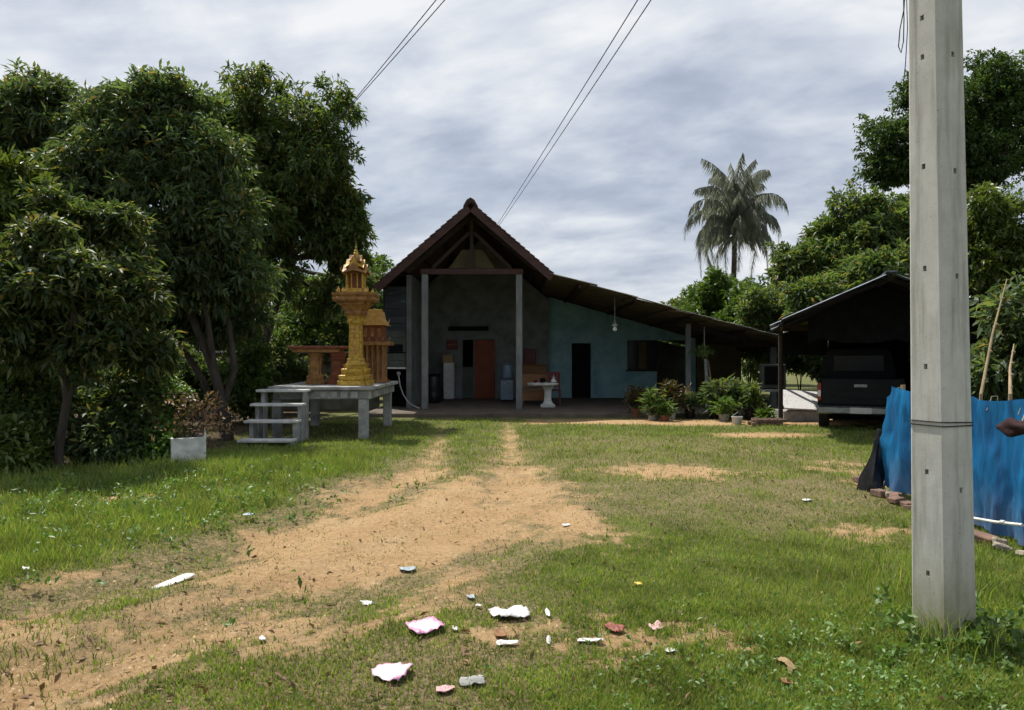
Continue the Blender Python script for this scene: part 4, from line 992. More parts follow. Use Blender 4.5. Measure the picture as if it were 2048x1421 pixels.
# loose bricks along the fence foot
bm_ = MB(); bm_.box((0, 0, 0), (.2, .1, .065), None, .008); proto = bm_.build('brick', M['brick'])
bm_ = MB(); bm_.box((0, 0, 0), (.15, .11, .06), Matrix.Rotation(.2, 3, 'X'), .02); proto2 = bm_.build('rubble_stone', M['stone'])
cnt = 0
for k in range(30):
    y_ = 4.6+k*.15+random.uniform(-.03, .03); xx = 3.83+(y_-4.6)*.055+random.uniform(-.06, .06)
    if y_ > 8.3: xx += (y_-8.3)*.28
    src = proto if random.random() < .62 else proto2
    o = src if (src is proto and cnt == 0) else src.copy()
    if o is not src: COL.objects.link(o)
    else: cnt = 1
    o.location = (xx, y_, hz(xx, y_)+.03+random.uniform(-.012, .02)); o.rotation_euler = (random.uniform(-.2, .2), random.uniform(-.2, .2), 1.5+random.uniform(-.5, .5))
    o.scale = [random.uniform(.8, 1.1) for _ in range(3)]
    if src is proto: tag(o, 'loose old red brick edging the foot of the blue tarp fence', 'brick', 'loose bricks along the tarp fence')
    else: tag(o, 'pale rubble stone lying among the bricks below the blue tarp', 'stone', 'rubble stones along the tarp fence')
bpy.data.objects.remove(proto2)

# ------------------------------------------------------------------ carport and pickup
CA = R(-19.6)
t = thing('carport', 'open carport with dark gabled zinc roof over the pickup on the right', 'carport', (6.82, 13.3, 0), CA)
RW, RH, EH, DL = 1.95, 3.02, 2.17, 4.6
q = MB(); q.bar((0, -.1, RH+.02), (0, DL, RH+.02), .2, .03, .01); rf = q.build('roof_ridge', M['bluesheet'], t, False)
for sgn in (-1, 1):
    for k in range(6):
        y0 = k*DL/6-.06*random.random(); y1 = (k+1.06)*DL/6; V, Fc = [], []; nn = 16
        for j in range(nn+1):
            yy = y0+(y1-y0)*j/nn; wv = .018*math.sin(2*math.pi*j/4)+.006*(k % 2)
            for (a, b) in ((0.02, RH), (RW+.12*math.sin(k*2.3+sgn), EH-.05*math.sin(k*2.3+sgn))):
                V += [(sgn*a, yy, b+wv), (sgn*a, yy, b+wv+.004)]
        for j in range(nn):
            o_ = j*4; Fc += [(o_, o_+2, o_+6, o_+4), (o_+1, o_+5, o_+7, o_+3), (o_, o_+4, o_+5, o_+1), (o_+2, o_+3, o_+7, o_+6)]
        Fc += [(0, 1, 3, 2), (nn*4, nn*4+2, nn*4+3, nn*4+1)]
        q = MB(); q.add(V, Fc); q.build('roof_sheet', M['bluesheet'], t, False)
    q = MB(); q.bar((sgn*(RW-.1), .15, EH-.04), (sgn*(RW-.1), DL-.1, EH-.04), .06, .1); q.build('eave_beam', M['beam'], t, False)
    for yy in (2.9, 4.4):
        q = MB(); q.tube([(sgn*(RW-.1), yy, -.1), (sgn*(RW-.1), yy, EH-.08)], .05, 8); q.build('carport_post', M['beam'], t, False)
for yy in (.2, 2.3, 4.4):
    if yy > 1: q = MB(); q.bar((-RW+.1, yy, EH+.0), (RW-.1, yy, EH+.0), .05, .08); q.build('cross_beam', M['beam'], t, False)
    for sgn in (-1, 1):
        q = MB(); q.bar((0, yy, RH-.08), (sgn*(RW-.1), yy, EH-.0+.02), .05, .07); q.build('rafter', M['beam'], t, False)
for sgn in (-1, 1):
    q = MB(); q.bar((sgn*.05, DL/2, RH-.11), (sgn*(RW-.02), DL/2, EH-.10), DL-.1, .012, up=(0, 0, 1)); q.build('added_dark_lining', M['dark'], t, False)  # black lining added to darken the underside of the roof
q = MB(); q.prism([(-.75, .0), (RW-.15, .0), (RW-.15, EH-.1), (0, RH-.2), (-.75, RH-.5)], 'y', DL+.05, DL+.09); q.build('added_dark_rear', M['dark'], t, False)  # black sheet added at the back to keep the inside dark
q = MB(); q.prism([(-RW+.15, 1.55), (-.76, 1.55), (-.76, RH-.5), (-RW+.15, EH-.1)], 'y', DL+.05, DL+.09); q.build('added_dark_rear', M['dark'], t, False)  # second black sheet added at the back, same purpose
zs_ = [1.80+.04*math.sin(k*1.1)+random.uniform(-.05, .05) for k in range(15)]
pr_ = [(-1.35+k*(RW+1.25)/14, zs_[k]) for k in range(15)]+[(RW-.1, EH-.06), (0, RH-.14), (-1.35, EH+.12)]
q = MB(); q.prism(pr_, 'y', 1.1, 1.115); q.build('added_dark_front', M['dark'], t, False)  # ragged black sheet added for the deep shade under the gable
q = MB(); q.span((RW-.1, 1.7, .0), (RW-.06, DL, EH-.12)); q.build('added_dark_side', M['dark'], t, False)  # black sheet added along the right side to darken the inside

t = thing('pickup_truck', 'dark pickup truck parked tail-out under the carport', 'pickup', (7.0, 14.85, 0), R(-24))
tw = .80
q = MB(); q.prism([(-tw, .5), (-tw, 1.0), (-tw+.03, 1.08), (-tw+.07, 1.08), (-tw+.07, .62), (tw-.07, .62), (tw-.07, 1.08), (tw-.03, 1.08), (tw, 1.0), (tw, .5), (tw-.1, .45), (-tw+.1, .45)], 'y', .07, 2.05)
q.build('cargo_bed', M['truck'], t, False)
q = MB(); q.span((-tw+.075, .02, .55), (tw-.075, .065, 1.07), .012); tg = q.build('tailgate', M['truck'], t, False)
q = MB(); q.span((-.12, .005, .9), (.12, .018, .96), .004); q.build('handle', M['chrome'], tg, False)
q = MB(); q.span((-.55, .008, .68), (.55, .0195, .82), .005); q.build('pressing', M['truck'], tg, False)
q = MB(); q.prism([(-tw, .5), (-tw, 1.05), (-tw+.03, 1.12), (-tw+.14, 1.62), (-tw+.22, 1.68), (tw-.22, 1.68), (tw-.14, 1.62), (tw-.03, 1.12), (tw, 1.05), (tw, .5)], 'y', 2.08, 3.5); cab = q.build('cab', M['truck'], t, False)
q = MB(); q.span((-.52, 2.055, 1.18), (.52, 2.078, 1.54), .02); q.build('rear_window', M['glass'], cab, False)
q = MB(); q.prism([(-tw, .45), (-tw, .95), (-tw+.05, 1.05), (tw-.05, 1.05), (tw, .95), (tw, .45)], 'y', 3.51, 4.7); q.build('bonnet', M['truck'], t, False)
q = MB(); q.span((-tw-.01, -.14, .36), (tw+.01, .0, .52), .03); bp_ = q.build('rear_bumper', M['chrome'], t, False)
q = MB(); q.span((-.2, -.154, .38), (.2, -.143, .5), .004); q.build('number_plate', M['white'], bp_, False)
for sgn in (-1, 1):
    q = MB(); q.span((sgn*(tw-.07), .0, .62), (sgn*(tw+.003), .075, .98), .01); lt = q.build('tail_light', M['lamp_red'], t, False)
    q = MB(); q.span((sgn*(tw-.06), -.006, .70), (sgn*(tw-.005), .004, .83), .002); q.build('lens', M['lampwhite'], lt, False)
    for yy in (.95, 3.75):
        prof = [(-.1, .2), (-.11, .27), (-.09, .33), (.09, .33), (.11, .27), (.1, .2)]
        q = MB(); V = []; sg = 24
        for (ww, rr) in prof:
            for k in range(sg): a = 2*math.pi*k/sg; V.append((sgn*(tw-.1)+ww, yy+rr*math.cos(a), .33+rr*math.sin(a)))
        q.add(V, [(j*sg+k, j*sg+(k+1) % sg, (j+1)*sg+(k+1) % sg, (j+1)*sg+k) for j in range(5) for k in range(sg)]+[tuple(range(sg)), tuple(range(5*sg, 6*sg))])
        wh = q.build('wheel', M['rubber'], t, False, True)
        q = MB(); V = []
        for (ww, rr) in ((.103, .19), (.112, .17), (.09, .06), (.115, .05)):
            for k in range(sg): a = 2*math.pi*k/sg; V.append((sgn*(tw-.1)+sgn*ww, yy+rr*math.cos(a), .33+rr*math.sin(a)))
        q.add(V, [(j*sg+k, j*sg+(k+1) % sg, (j+1)*sg+(k+1) % sg, (j+1)*sg+k) for j in range(3) for k in range(sg)]+[tuple(range(3*sg, 4*sg))])
        q.build('rim', M['chrome'], wh, False, True)
q = MB()
for xx in (-.5, .5): q.bar((xx, .2, .42), (xx, 4.5, .42), .08, .1)
q.build('chassis', M['dark'], t, False)

# ------------------------------------------------------------------ yard things between house and carport
t = thing('slab_stand_in', 'white board tilted to look like a sunlit slab, on a grey block beside the carport', 'board', (6.75, 17.4, 0))  # added board, sloped to catch sun and sky like a bright slab
q = MB(); q.add([(6.3, 17.1, .33), (7.25, 17.1, .28), (7.4, 17.9, .66), (6.45, 17.9, .72), (6.3, 17.1, .30), (7.25, 17.1, .25), (7.4, 17.9, .63), (6.45, 17.9, .69)],
                [(0, 1, 2, 3), (7, 6, 5, 4), (0, 4, 5, 1), (1, 5, 6, 2), (2, 6, 7, 3), (3, 7, 4, 0)]); q.build('panel', M['paper'], t)
q = MB(); q.span((6.3, 17.15, -.05), (7.3, 17.8, .25), .01); q.build('block', M['oldconcrete'], t)
t = thing('work_table', 'dark wooden table with a boxed screen behind the potted plants', 'table', (6.6, 18.9, 0))
q = MB(); q.span((6.1, 18.6, .62), (7.05, 19.1, .68), .008); q.build('table_top', M['oldconcrete'], t)
for xx in (6.14, 6.95):
    for yy in (18.64, 19.0):
        q = MB(); q.span((xx, yy, 0), (xx+.06, yy+.06, .618)); q.build('leg', M['beam'], t)
t = thing('box_screen', 'dark boxed panel with pale frame on the table under the lean-to end', 'panel', (6.6, 18.85, .68))
q = MB(); q.span((6.35, 18.75, .70), (6.95, 19.0, 1.32), .015); q.build('case', M['wall_pale'], t)
q = MB(); q.span((6.4, 18.735, .80), (6.88, 18.749, 1.26), .004); q.build('front', M['dark'], t)
q = MB(); q.span((6.36, 18.76, .682), (6.94, 18.98, .699)); q.build('foot', M['dark'], t)
t = thing('brick_trough', 'low red brick trough in front of the potted plants', 'trough', (5.55, 16.3, 0))
for k in range(4):
    for j in range(2):
        for s_ in (0, 1):
            q = MB(); x0 = 5.25+k*.17+(.085 if j else 0); q.span((x0, 16.15+s_*.28, j*.075+.0), (x0+.16, 16.23+s_*.28, j*.075+.07), .008); q.build('brick', M['brick'], t)
q = MB(); q.span((5.3, 16.24, .0), (5.9, 16.42, .12)); q.build('soil', M['litterleaf'], t)

def potted(px, py, d, h, w, mname, pot, label, ph=.26, pr=.15, n=70, ln=.2, wd=.05, up=.7):
    h *= .8; w *= .8; n = int(n*.75); pr *= .85; ph *= .85; d += .5
    p0 = P(px, py, d); z0 = .1 if d > 18.4 else hz(p0.x, d)
    t = thing('potted_plant', label, 'plant', (p0.x, d, z0), 0, 'potted plants before the lean-to')
    if pot:
        q = MB(); q.lathe((0, 0, 0), [(pr*.72, 0), (pr*.78, .02), (pr*.95, ph*.82), (pr*1.06, ph*.84), (pr*1.08, ph), (pr*.95, ph), (pr*.9, ph*.85)], 16); q.build('pot', M[pot], t, False, True)
    else: ph = 0
    q = MB()
    for k in range(5):
        a = rng.uniform(0, 6.28); r_ = rng.uniform(.3, .8)*w
        q.tube([(0, 0, ph*.8), (math.cos(a)*r_*.4, math.sin(a)*r_*.4, ph+h*.45), (math.cos(a)*r_, math.sin(a)*r_, ph+h*.9)], [.014, .01, .004], 5)
    q.build('stem', M['bark'], t, False)
    c = np.stack([rng.normal(0, w*.5, n), rng.normal(0, w*.5, n), ph+h*rng.uniform(.15, 1, n)], 1)
    o_ = c*np.array([1, 1, 0]); o_[:, 2] = w*up; o_ /= np.linalg.norm(o_, axis=1, keepdims=True)+1e-6
    V, T = leaflets(c, o_, 6, ln, wd, .05, .8); V[:, 2] = np.maximum(V[:, 2], .01); fast('foliage', V, T, M[mname], t)
potted(1271, 835, 17.9, .62, .2, 'croton', 'terracotta', 'small reddish croton in a pot at the left end of the plant row')
potted(1305, 845, 17.1, .62, .2, 'mango', 'oldconcrete', 'bright green leafy plant in a grey pot among the crotons', ph=.2)
potted(1342, 838, 17.5, .75, .26, 'croton', 'white', 'tall reddish croton in a white pot before the lean-to post', n=90)
potted(1330, 845, 16.9, .3, .16, 'bright', 'terracotta', 'low green plant in a clay pot at the foot of the tall croton', ph=.16, n=40)
potted(1380, 836, 17.6, .4, .18, 'mango_dark', 'black_plastic', 'dark green plant in a black pot below the lean-to post', n=50)
potted(1428, 838, 17.5, .78, .3, 'mango_dark', 'black_plastic', 'large leafy green plant in a black pot below the hanging basket', n=130)
potted(1468, 838, 17.6, .85, .3, 'mango_dark', 'black_plastic', 'tall dark leafy plant in a black pot, middle of the right plant group', n=130)
potted(1448, 845, 16.8, .35, .18, 'weed', 'oldconcrete', 'small pale green plant in a grey pot at the front of the right plant group', ph=.2, n=50)
potted(1500, 842, 17.2, .7, .26, 'mango', 'black_plastic', 'bushy green plant at the right end of the plant row', n=110)
potted(1530, 842, 16.6, .32, .14, 'bright', None, 'small yellow-green plant growing out of the brick trough', n=40)
t = thing('white_tub', 'small white plastic tub on the ground among the pots', 'tub', (5.05, 16.6, 0))
q = MB(); q.lathe((5.05, 16.6, hz(5.05, 16.6)), [(.09, 0), (.1, .02), (.12, .16), (.13, .17), (.12, .175), (.1, .03)], 14); q.build('bowl', M['white'], t, smooth=True)
q = MB(); q.tube([(4.93, 16.6, .17), (5.05, 16.55, .27), (5.17, 16.6, .17)], .006, 5); q.build('handle', M['chrome'], t)

# boundary wall behind the left trees
t = thing('boundary_wall', 'grubby block boundary wall behind the left trees', 'wall', (-8, 21.0, 0))
for k in range(7):
    x0 = -16+k*1.75
    q = MB(); q.span((x0, 21.0, -.1), (x0+1.72, 21.12, 1.5), .01); q.build('panel', M['boundary'], t)
    q = MB(); q.span((x0-.09, 20.95, -.1), (x0+.07, 20.998, 1.6), .01); q.build('pillar', M['boundary'], t)
q = MB(); q.span((-16.1, 20.93, 1.602), (-3.8, 21.18, 1.66), .01); q.build('coping', M['oldconcrete'], t)

# ------------------------------------------------------------------ trees
def unit(n):
    r = rng.normal(size=(n, 3)); return r/np.linalg.norm(r, axis=1, keepdims=True)
def tree(name, label, base, forks, lobes, mname, leaf, clump=.5, dens=3.0, ros=24, fill=.35, trunk_r=.14, group=None, mats2=None, zmin=None, limbs=True, cat='tree'):
    """lobes: (x, y, z, rx, ry, rz); leaf: (length, width, droop, leaves per twig)"""
    base = Vector(base); t = thing(name, label, cat, base, 0, group)
    cs, os_, tips = [], [], []
    sub = []
    for (x, y, z, rx, ry, rz) in lobes:
        sub.append((x, y, z, rx*.72, ry*.72, rz*.72))
        for _ in range(4):
            u_ = unit(1)[0]*rng.uniform(.45, .85); f_ = rng.uniform(.34, .58)
            sub.append((x+u_[0]*rx, y+u_[1]*ry, z+u_[2]*rz, rx*f_, ry*f_, rz*f_*.9))
    for (x, y, z, rx, ry, rz) in sub:
        c = np.array([x, y, z]); rr = np.array([rx, ry, rz]); area = 4*math.pi*(rx*ry+ry*rz+rx*rz)/3
        nc = max(4, int(area*dens*.40/(clump*clump*4)))
        d = unit(nc); cc = c+d*rr*rng.uniform(.5, 1.12, (nc, 1))
        tips += [(Vector(c), Vector(q)) for q in cc]
        cr_ = clump*rng.uniform(.45, 1.3, nc)
        k = np.repeat(np.arange(nc), ros); e = unit(len(k))*np.cbrt(rng.uniform(.15, 1, (len(k), 1)))
        p = cc[k]+e*cr_[k][:, None]*np.array([1, 1, .72]); o = d[k]*.6+e*.7; o[:, 2] += .15
        cs.append(p); os_.append(o)
        # loose outer sprays that break up the outline
        ne = max(2, nc//4); d2 = unit(ne); d2[:, 2] = np.abs(d2[:, 2])*.8+.05*d2[:, 2]; c2_ = c+d2*rr*rng.uniform(1.05, 1.32, (ne, 1))
        tips += [(Vector(c), Vector(q)) for q in c2_[:6]]
        k = np.repeat(np.arange(ne), max(4, ros//3)); e = unit(len(k)); w2 = rng.uniform(-.5, .5, (len(k), 1))
        cs.append(c2_[k]+e*clump*.22+d2[k]*w2*clump); os_.append(d2[k]*.8+e*.5)
        nf = int(nc*ros*fill); u_ = unit(nf)*np.cbrt(rng.uniform(0, .6, (nf, 1))); cs.append(c+u_*rr); os_.append(u_)
    cs = np.concatenate(cs); os_ = np.concatenate(os_)
    if zmin is not None:
        k = cs[:, 2] > zmin+rng.uniform(-.3, .3, len(cs)); cs, os_ = cs[k], os_[k]
    k = rng.random(len(cs)) < .68; cs, os_ = cs[k], os_[k]
    os_ /= np.linalg.norm(os_, axis=1, keepdims=True)+1e-6
    V, T = leaflets(cs, os_, leaf[3], leaf[0]*1.05, leaf[1]*1.14, leaf[2], .8, .12, .04)
    V -= np.array(base); fast('crown', V, T, M[mname], t)
    q = MB()
    for f in forks:
        pts = [Vector(p) for p in f[0]]; q.tube(pts, f[1], 9, False)
    if limbs:
        ends = [Vector(f[0][-1]) for f in forks]
        for (x, y, z, rx, ry, rz) in lobes:
            c = Vector((x, y, z)); s0 = min(ends, key=lambda p: (p-c).length)
            mid = (s0+c)/2+Vector((random.uniform(-.15, .15), random.uniform(-.15, .15), -.1)); q.tube([s0, mid, c], [trunk_r*.5, trunk_r*.38, trunk_r*.25], 6, False)
        for a, b in random.sample(tips, min(len(tips), 70)):
            mid = a*.45+b*.55+Vector((0, 0, .06)); q.tube([a, mid, b], [trunk_r*.2, trunk_r*.12, trunk_r*.04], 4, False)
    q.build('trunk', M['bark'], t, smooth=True)
    return t
def lobe(px, py, rpx, d, ky=1.0, kz=1.0, kx=1.0):
    c = P(px, py, d); r = rpx/F*d; return (c.x, c.y, c.z, r*kx, r*ky, r*kz)
def gp(px, d): return Vector(((px-1024)/F*d, d, 0))

# left: rightmost mango, behind the shrine
d = 18.5
b = gp(512, d)
tree('mango_tree', 'tall rounded mango tree behind the shrine, nearest the house', b,
     [([b, b+Vector((0, 0, 1.2)), P(520, 520, d)], [.17, .13, .11]), ([b+Vector((0, 0, 1.1)), P(580, 520, d-.3)], [.1, .08])],
     [lobe(510, 230, 95, d), lobe(590, 260, 100, d-.4), lobe(480, 330, 120, d), lobe(620, 380, 92, d), lobe(560, 430, 110, d-.5), lobe(660, 500, 62, d+.2),
      lobe(500, 520, 95, d-.3, kz=.8), lobe(700, 480, 34, d, kz=1.6), lobe(440, 430, 90, d), lobe(640, 590, 60, d+.6, kz=.9), lobe(425, 260, 75, d+.3), lobe(650, 310, 60, d), lobe(686, 400, 42, d), lobe(560, 330, 90, d-.2), lobe(712, 560, 32, d+4.5)],
     'mango', (.19, .052, .4, 8), .42, 2.9, 25, .2, .14, 'mango trees on the left')
# left: middle mango with several stems
d = 13.4
b = gp(458, d)
tree('mango_tree', 'dark many-stemmed mango tree to the left of the shrine steps', b,
     [([b, P(445, 800, d), P(420, 720, d), P(385, 640, d), P(330, 560, d)], [.10, .085, .08, .07, .05]), ([P(447, 810, d), P(470, 740, d+.1), P(455, 640, d+.1), P(440, 540, d+.1)], [.07, .06, .055, .04]),
      ([b+Vector((-.06, .05, 0)), P(405, 760, d+.3), P(360, 690, d+.4), P(290, 600, d+.4)], [.07, .06, .05, .04]), ([P(430, 745, d), P(415, 640, d-.2), P(390, 520, d-.2)], [.06, .05, .04])],
     [lobe(300, 270, 95, d), lobe(220, 330, 100, d+.3), lobe(380, 330, 95, d), lobe(300, 400, 130, d-.3), lobe(430, 430, 85, d), lobe(200, 450, 120, d), lobe(370, 520, 120, d-.4), lobe(480, 560, 75, d+.2), lobe(260, 560, 110, d),
      lobe(460, 650, 60, d+.5, kz=.9), lobe(360, 250, 70, d+.4), lobe(230, 250, 65, d+.4), lobe(170, 380, 80, d+.3), lobe(120, 520, 90, d+.6), lobe(330, 640, 80, d+.6), lobe(270, 205, 26, d, kz=1.6), lobe(320, 200, 24, d, kz=1.5)],
     'mango_dark', (.165, .047, .35, 8), .36, 2.7, 24, .2, .11, 'mango trees on the left', zmin=1.9)
# left: nearest small tree
d = 9.4
b = gp(115, d)
tree('mango_tree', 'low leafy mango tree at the left edge with a crooked dark trunk', b,
     [([b, P(120, 880, d), P(135, 800, d), P(120, 720, d), P(150, 620, d)], [.06, .055, .05, .045, .035]), ([P(135, 800, d), P(190, 710, d+.1), P(230, 640, d+.1)], [.035, .03, .02]), ([P(125, 740, d), P(70, 660, d), P(40, 600, d)], [.03, .025, .02])],
     [lobe(50, 520, 80, d), lobe(150, 560, 75, d), lobe(90, 620, 95, d+.2), lobe(235, 610, 80, d+.4), lobe(20, 680, 85, d), lobe(150, 700, 70, d), lobe(285, 690, 55, d+.5), lobe(120, 440, 60, d+.8), lobe(230, 500, 60, d+.9), lobe(10, 590, 70, d)],
     'mango_mix', (.14, .042, .3, 8), .26, 2.1, 22, .12, .06, 'mango trees on the left', zmin=1.45)
# left: dark tree cut by the left edge
d = 17.0
b = gp(60, d)
tree('mango_tree', 'dark tree top rising at the upper left corner', b,
     [([b, b+Vector((0, 0, 1.5)), P(70, 420, d)], [.17, .14, .1])],
     [lobe(60, 220, 95, d), lobe(130, 240, 70, d), lobe(20, 300, 110, d), lobe(110, 320, 95, d), lobe(-60, 260, 110, d), lobe(60, 420, 120, d+.5), lobe(185, 290, 60, d), lobe(-60, 450, 120, d)],
     'mango_dark', (.22, .06, .3, 8), .42, 3.2, 24, .5, .14, 'mango trees on the left')
d = 11.2
b = gp(30, d)
tree('young_tree', 'young tree with bright yellow-green leaves at the left edge', b,
     [([b, b+Vector((0, 0, 1.4)), P(25, 430, d)], [.05, .04, .025])],
     [lobe(40, 360, 45, d), lobe(15, 430, 60, d), lobe(70, 500, 40, d), lobe(-30, 400, 60, d)], 'mango_young', (.16, .045, .25, 7), .26, 2.6, 20, .25, .05)
# undergrowth and background trees, left
def bush(px, py, rpx, d, mname, label, kz=.9, leaf=(.12, .045, .1, 7), clump=.24, dens=2.8, ros=22, group='bushes under and behind the left trees', name='bush'):
    b = gp(px, d); r = rpx/F*d; cz = P(px, py, d).z
    tree(name, label, b, [([b, Vector((b.x+.05, b.y, max(.15, cz*.5)))], [.03, .02]), ([b, Vector((b.x-.15, b.y+.1, max(.2, cz*.6)))], [.02, .012])],
         [(b.x, b.y, cz, r, r, r*kz), (b.x-r*.5, b.y+.1, cz*.75, r*.7, r*.7, r*kz*.7), (b.x+r*.5, b.y-.1, cz*.7, r*.7, r*.7, r*kz*.7)], mname, leaf, clump, dens, ros, .4, .02, group, zmin=.03, limbs=True, cat='bush')
bush(40, 800, 75, 9.9, 'mango', 'leafy green bush at the left edge below the low mango', 1.1)
bush(275, 800, 62, 10.7, 'mango', 'dense green shrub between the left trunk and the white planter', 1.7)
bush(215, 880, 45, 10.2, 'mango_dark', 'small dark shrub at the foot of the left trees')
bush(30, 900, 45, 9.3, 'mango_young', 'small light green plant at the bottom of the left edge')
bush(320, 900, 30, 10.4, 'weed', 'little leafy plant against the white planter', 1.3)
bush(490, 760, 55, 16.5, 'bright', 'sunlit yellow-green bush behind the shrine steps', 1.5)
bush(620, 640, 75, 22, 'bright', 'bright leafy bush behind the altar table', 1.3, (.16, .05, .2, 7), .35)
bush(560, 720, 60, 19.5, 'mango', 'green bush behind the left end of the altar table', 1.2)
bush(690, 700, 60, 21.5, 'mango', 'dark green bush behind the golden pillar', 1.6)
bush(735, 600, 55, 26, 'bright', 'pale green tree crown showing between spire and house', 1.7, (.16, .05, .3, 7), .4)
bush(395, 760, 70, 18.5, 'mango', 'green bush behind the many-stemmed trunk', .9)
bush(180, 760, 90, 17.5, 'mango', 'broad bush in the shade before the boundary wall', .9)
bush(330, 790, 45, 16.0, 'weed', 'light green plant in a gap under the left trees')
far = [(-16, 26, 5.2, 'mango'), (-13, 30, 6.5, 'mango_dark'), (-10, 27, 5.5, 'mango'), (-7.2, 31, 6.0, 'bright'), (-4.6, 34, 5.4, 'mango')]
fl_lab = ['green tree beyond the boundary wall, far left', 'dark tree beyond the boundary wall, left of centre', 'mid green tree beyond the boundary wall', 'bright green tree beyond the boundary wall, behind the shrine', 'green tree behind the left corner of the house']
for (x, y, h_, mn), lb in zip(far, fl_lab):
    b = Vector((x, y, 0))
    tree('background_tree', lb, b, [([b, b+Vector((0, 0, h_*.5))], [.15, .1])],
         [(x+random.uniform(-1, 1), y+random.uniform(-.6, .6), h_*f_, 1.7*k_, 1.5*k_, 1.3*k_) for f_, k_ in ((.3, 1), (.5, 1.1), (.68, 1), (.86, .7))], mn, (.26, .085, .2, 6), .55, 2.6, 22, .35, .12, 'trees beyond the boundary wall')

# right: tall feathery tree, broad mango, bushes, drooping tree
d = 24
b = gp(1905, d)
tree('rain_tree', 'tall fine-leaved tree rising behind the concrete pole at the upper right', b,
     [([b, b+Vector((0, 0, 3)), P(1890, 420, d), P(1900, 320, d)], [.28, .22, .17, .12]), ([P(1890, 430, d), P(1800, 340, d)], [.12, .07]), ([P(1890, 420, d), P(1985, 300, d)], [.12, .07])],
     [lobe(1985, 160, 75, d), lobe(1940, 215, 85, d), lobe(1850, 235, 70, d-.3), lobe(1785, 285, 58, d), lobe(1870, 310, 80, d), lobe(1985, 300, 100, d), lobe(1775, 345, 42, d, kz=.6), lobe(2060, 240, 110, d), lobe(1930, 365, 55, d, kz=.6), lobe(1845, 190, 36, d)],
     'rain', (.15, .06, .12, 8), .55, 3.2, 30, .25, .2, None)
d = 20.5
b = gp(1760, d)
tree('broad_tree', 'broad leafy tree behind the carport roof', b,
     [([b, b+Vector((0, 0, 1.6)), P(1770, 520, d)], [.2, .16, .12])],
     [lobe(1620, 530, 52, d), lobe(1680, 490, 62, d), lobe(1745, 450, 70, d), lobe(1820, 440, 70, d), lobe(1760, 530, 90, d-.3), lobe(1660, 570, 70, d), lobe(1850, 530, 80, d), lobe(1740, 620, 110, d+.6), lobe(1850, 640, 110, d+.6), lobe(1790, 545, 55, 16.5), lobe(1730, 560, 30, 17.5), lobe(1625, 590, 34, 17.5)],
     'mango', (.19, .058, .2, 8), .42, 3.4, 26, .4, .16, None)
d = 19
b = gp(1985, d)
tree('broad_tree', 'leafy tree with yellow-green tufts right of the concrete pole', b,
     [([b, b+Vector((0, 0, 1.6)), P(1990, 520, d)], [.16, .12, .1]), ([b+Vector((.1, 0, .8)), P(1950, 560, d)], [.06, .04])],
     [lobe(1960, 460, 62, d), lobe(2020, 450, 75, d), lobe(1980, 540, 75, d), lobe(2060, 540, 90, d), lobe(1930, 520, 45, d), lobe(2000, 650, 100, d+1), lobe(2080, 700, 110, d+1)],
     'mango_young', (.17, .055, .2, 8), .38, 3.0, 24, .35, .12, None)
for (px, py, r_, d, mn, lb, kz) in ((1420, 590, 52, 30, 'bright', 'rounded yellow-green tree showing above the lean-to roof, left one', .9), (1500, 600, 55, 28, 'bright', 'rounded green tree above the lean-to roof, below the coconut palm', .9),
                                (1555, 620, 60, 25, 'mango', 'green tree between lean-to roof and carport', 1.0), (1600, 690, 60, 27, 'bright', 'sunlit bush seen through the gap left of the pickup', .8)):
    bush(px, py, r_, d, mn, lb, kz, (.2, .07, .1, 7), .4, 3.0, 24, 'trees behind the lean-to', 'background_tree')
for k, (px, d, mn, lb) in enumerate(((1690, 24, 'mango_dark', 'dark hedge bush behind the carport, left end'), (1790, 23, 'mango_dark', 'dark hedge bush behind the pickup cab'), (1880, 22, 'mango_dark', 'dark hedge bush behind the concrete pole'),
                                 (1960, 15, 'mango_dark', 'dark bush behind the right end of the blue tarp'), (2040, 11.5, 'mango_dark', 'dark bush at the right edge behind the tarp'))):
    bush(px, 690 if d > 20 else 700, 62 if d > 20 else 75, d, mn, lb, 1.35 if d > 20 else 1.5, (.18, .06, .2, 7), .36, 3.0, 22, 'dark bushes behind the carport', 'hedge_bush')
for (x, y, h_, mn), lb in zip([(13.5, 27, 6, 'mango'), (17, 24, 6.5, 'mango_dark'), (16.5, 19.5, 4.5, 'mango_dark'), (9.0, 40, 5, 'mango'), (13, 38, 5, 'mango')],
                              ['green tree far behind the carport', 'dark tree far right behind the tarp fence', 'lower dark tree at the far right beside the tarp fence', 'green tree beyond the coconut palm', 'green tree far behind between carport and coconut palm']):
    b = Vector((x, y, 0))
    tree('background_tree', lb, b, [([b, b+Vector((0, 0, h_*.5))], [.15, .1])],
         [(x+random.uniform(-1, 1), y+random.uniform(-.6, .6), h_*f_, 1.8*k_, 1.5*k_, 1.3*k_) for f_, k_ in ((.3, 1), (.5, 1.1), (.68, 1), (.82, .7))], mn, (.28, .09, .2, 6), .55, 2.4, 20, .35, .12, 'trees far behind the house')

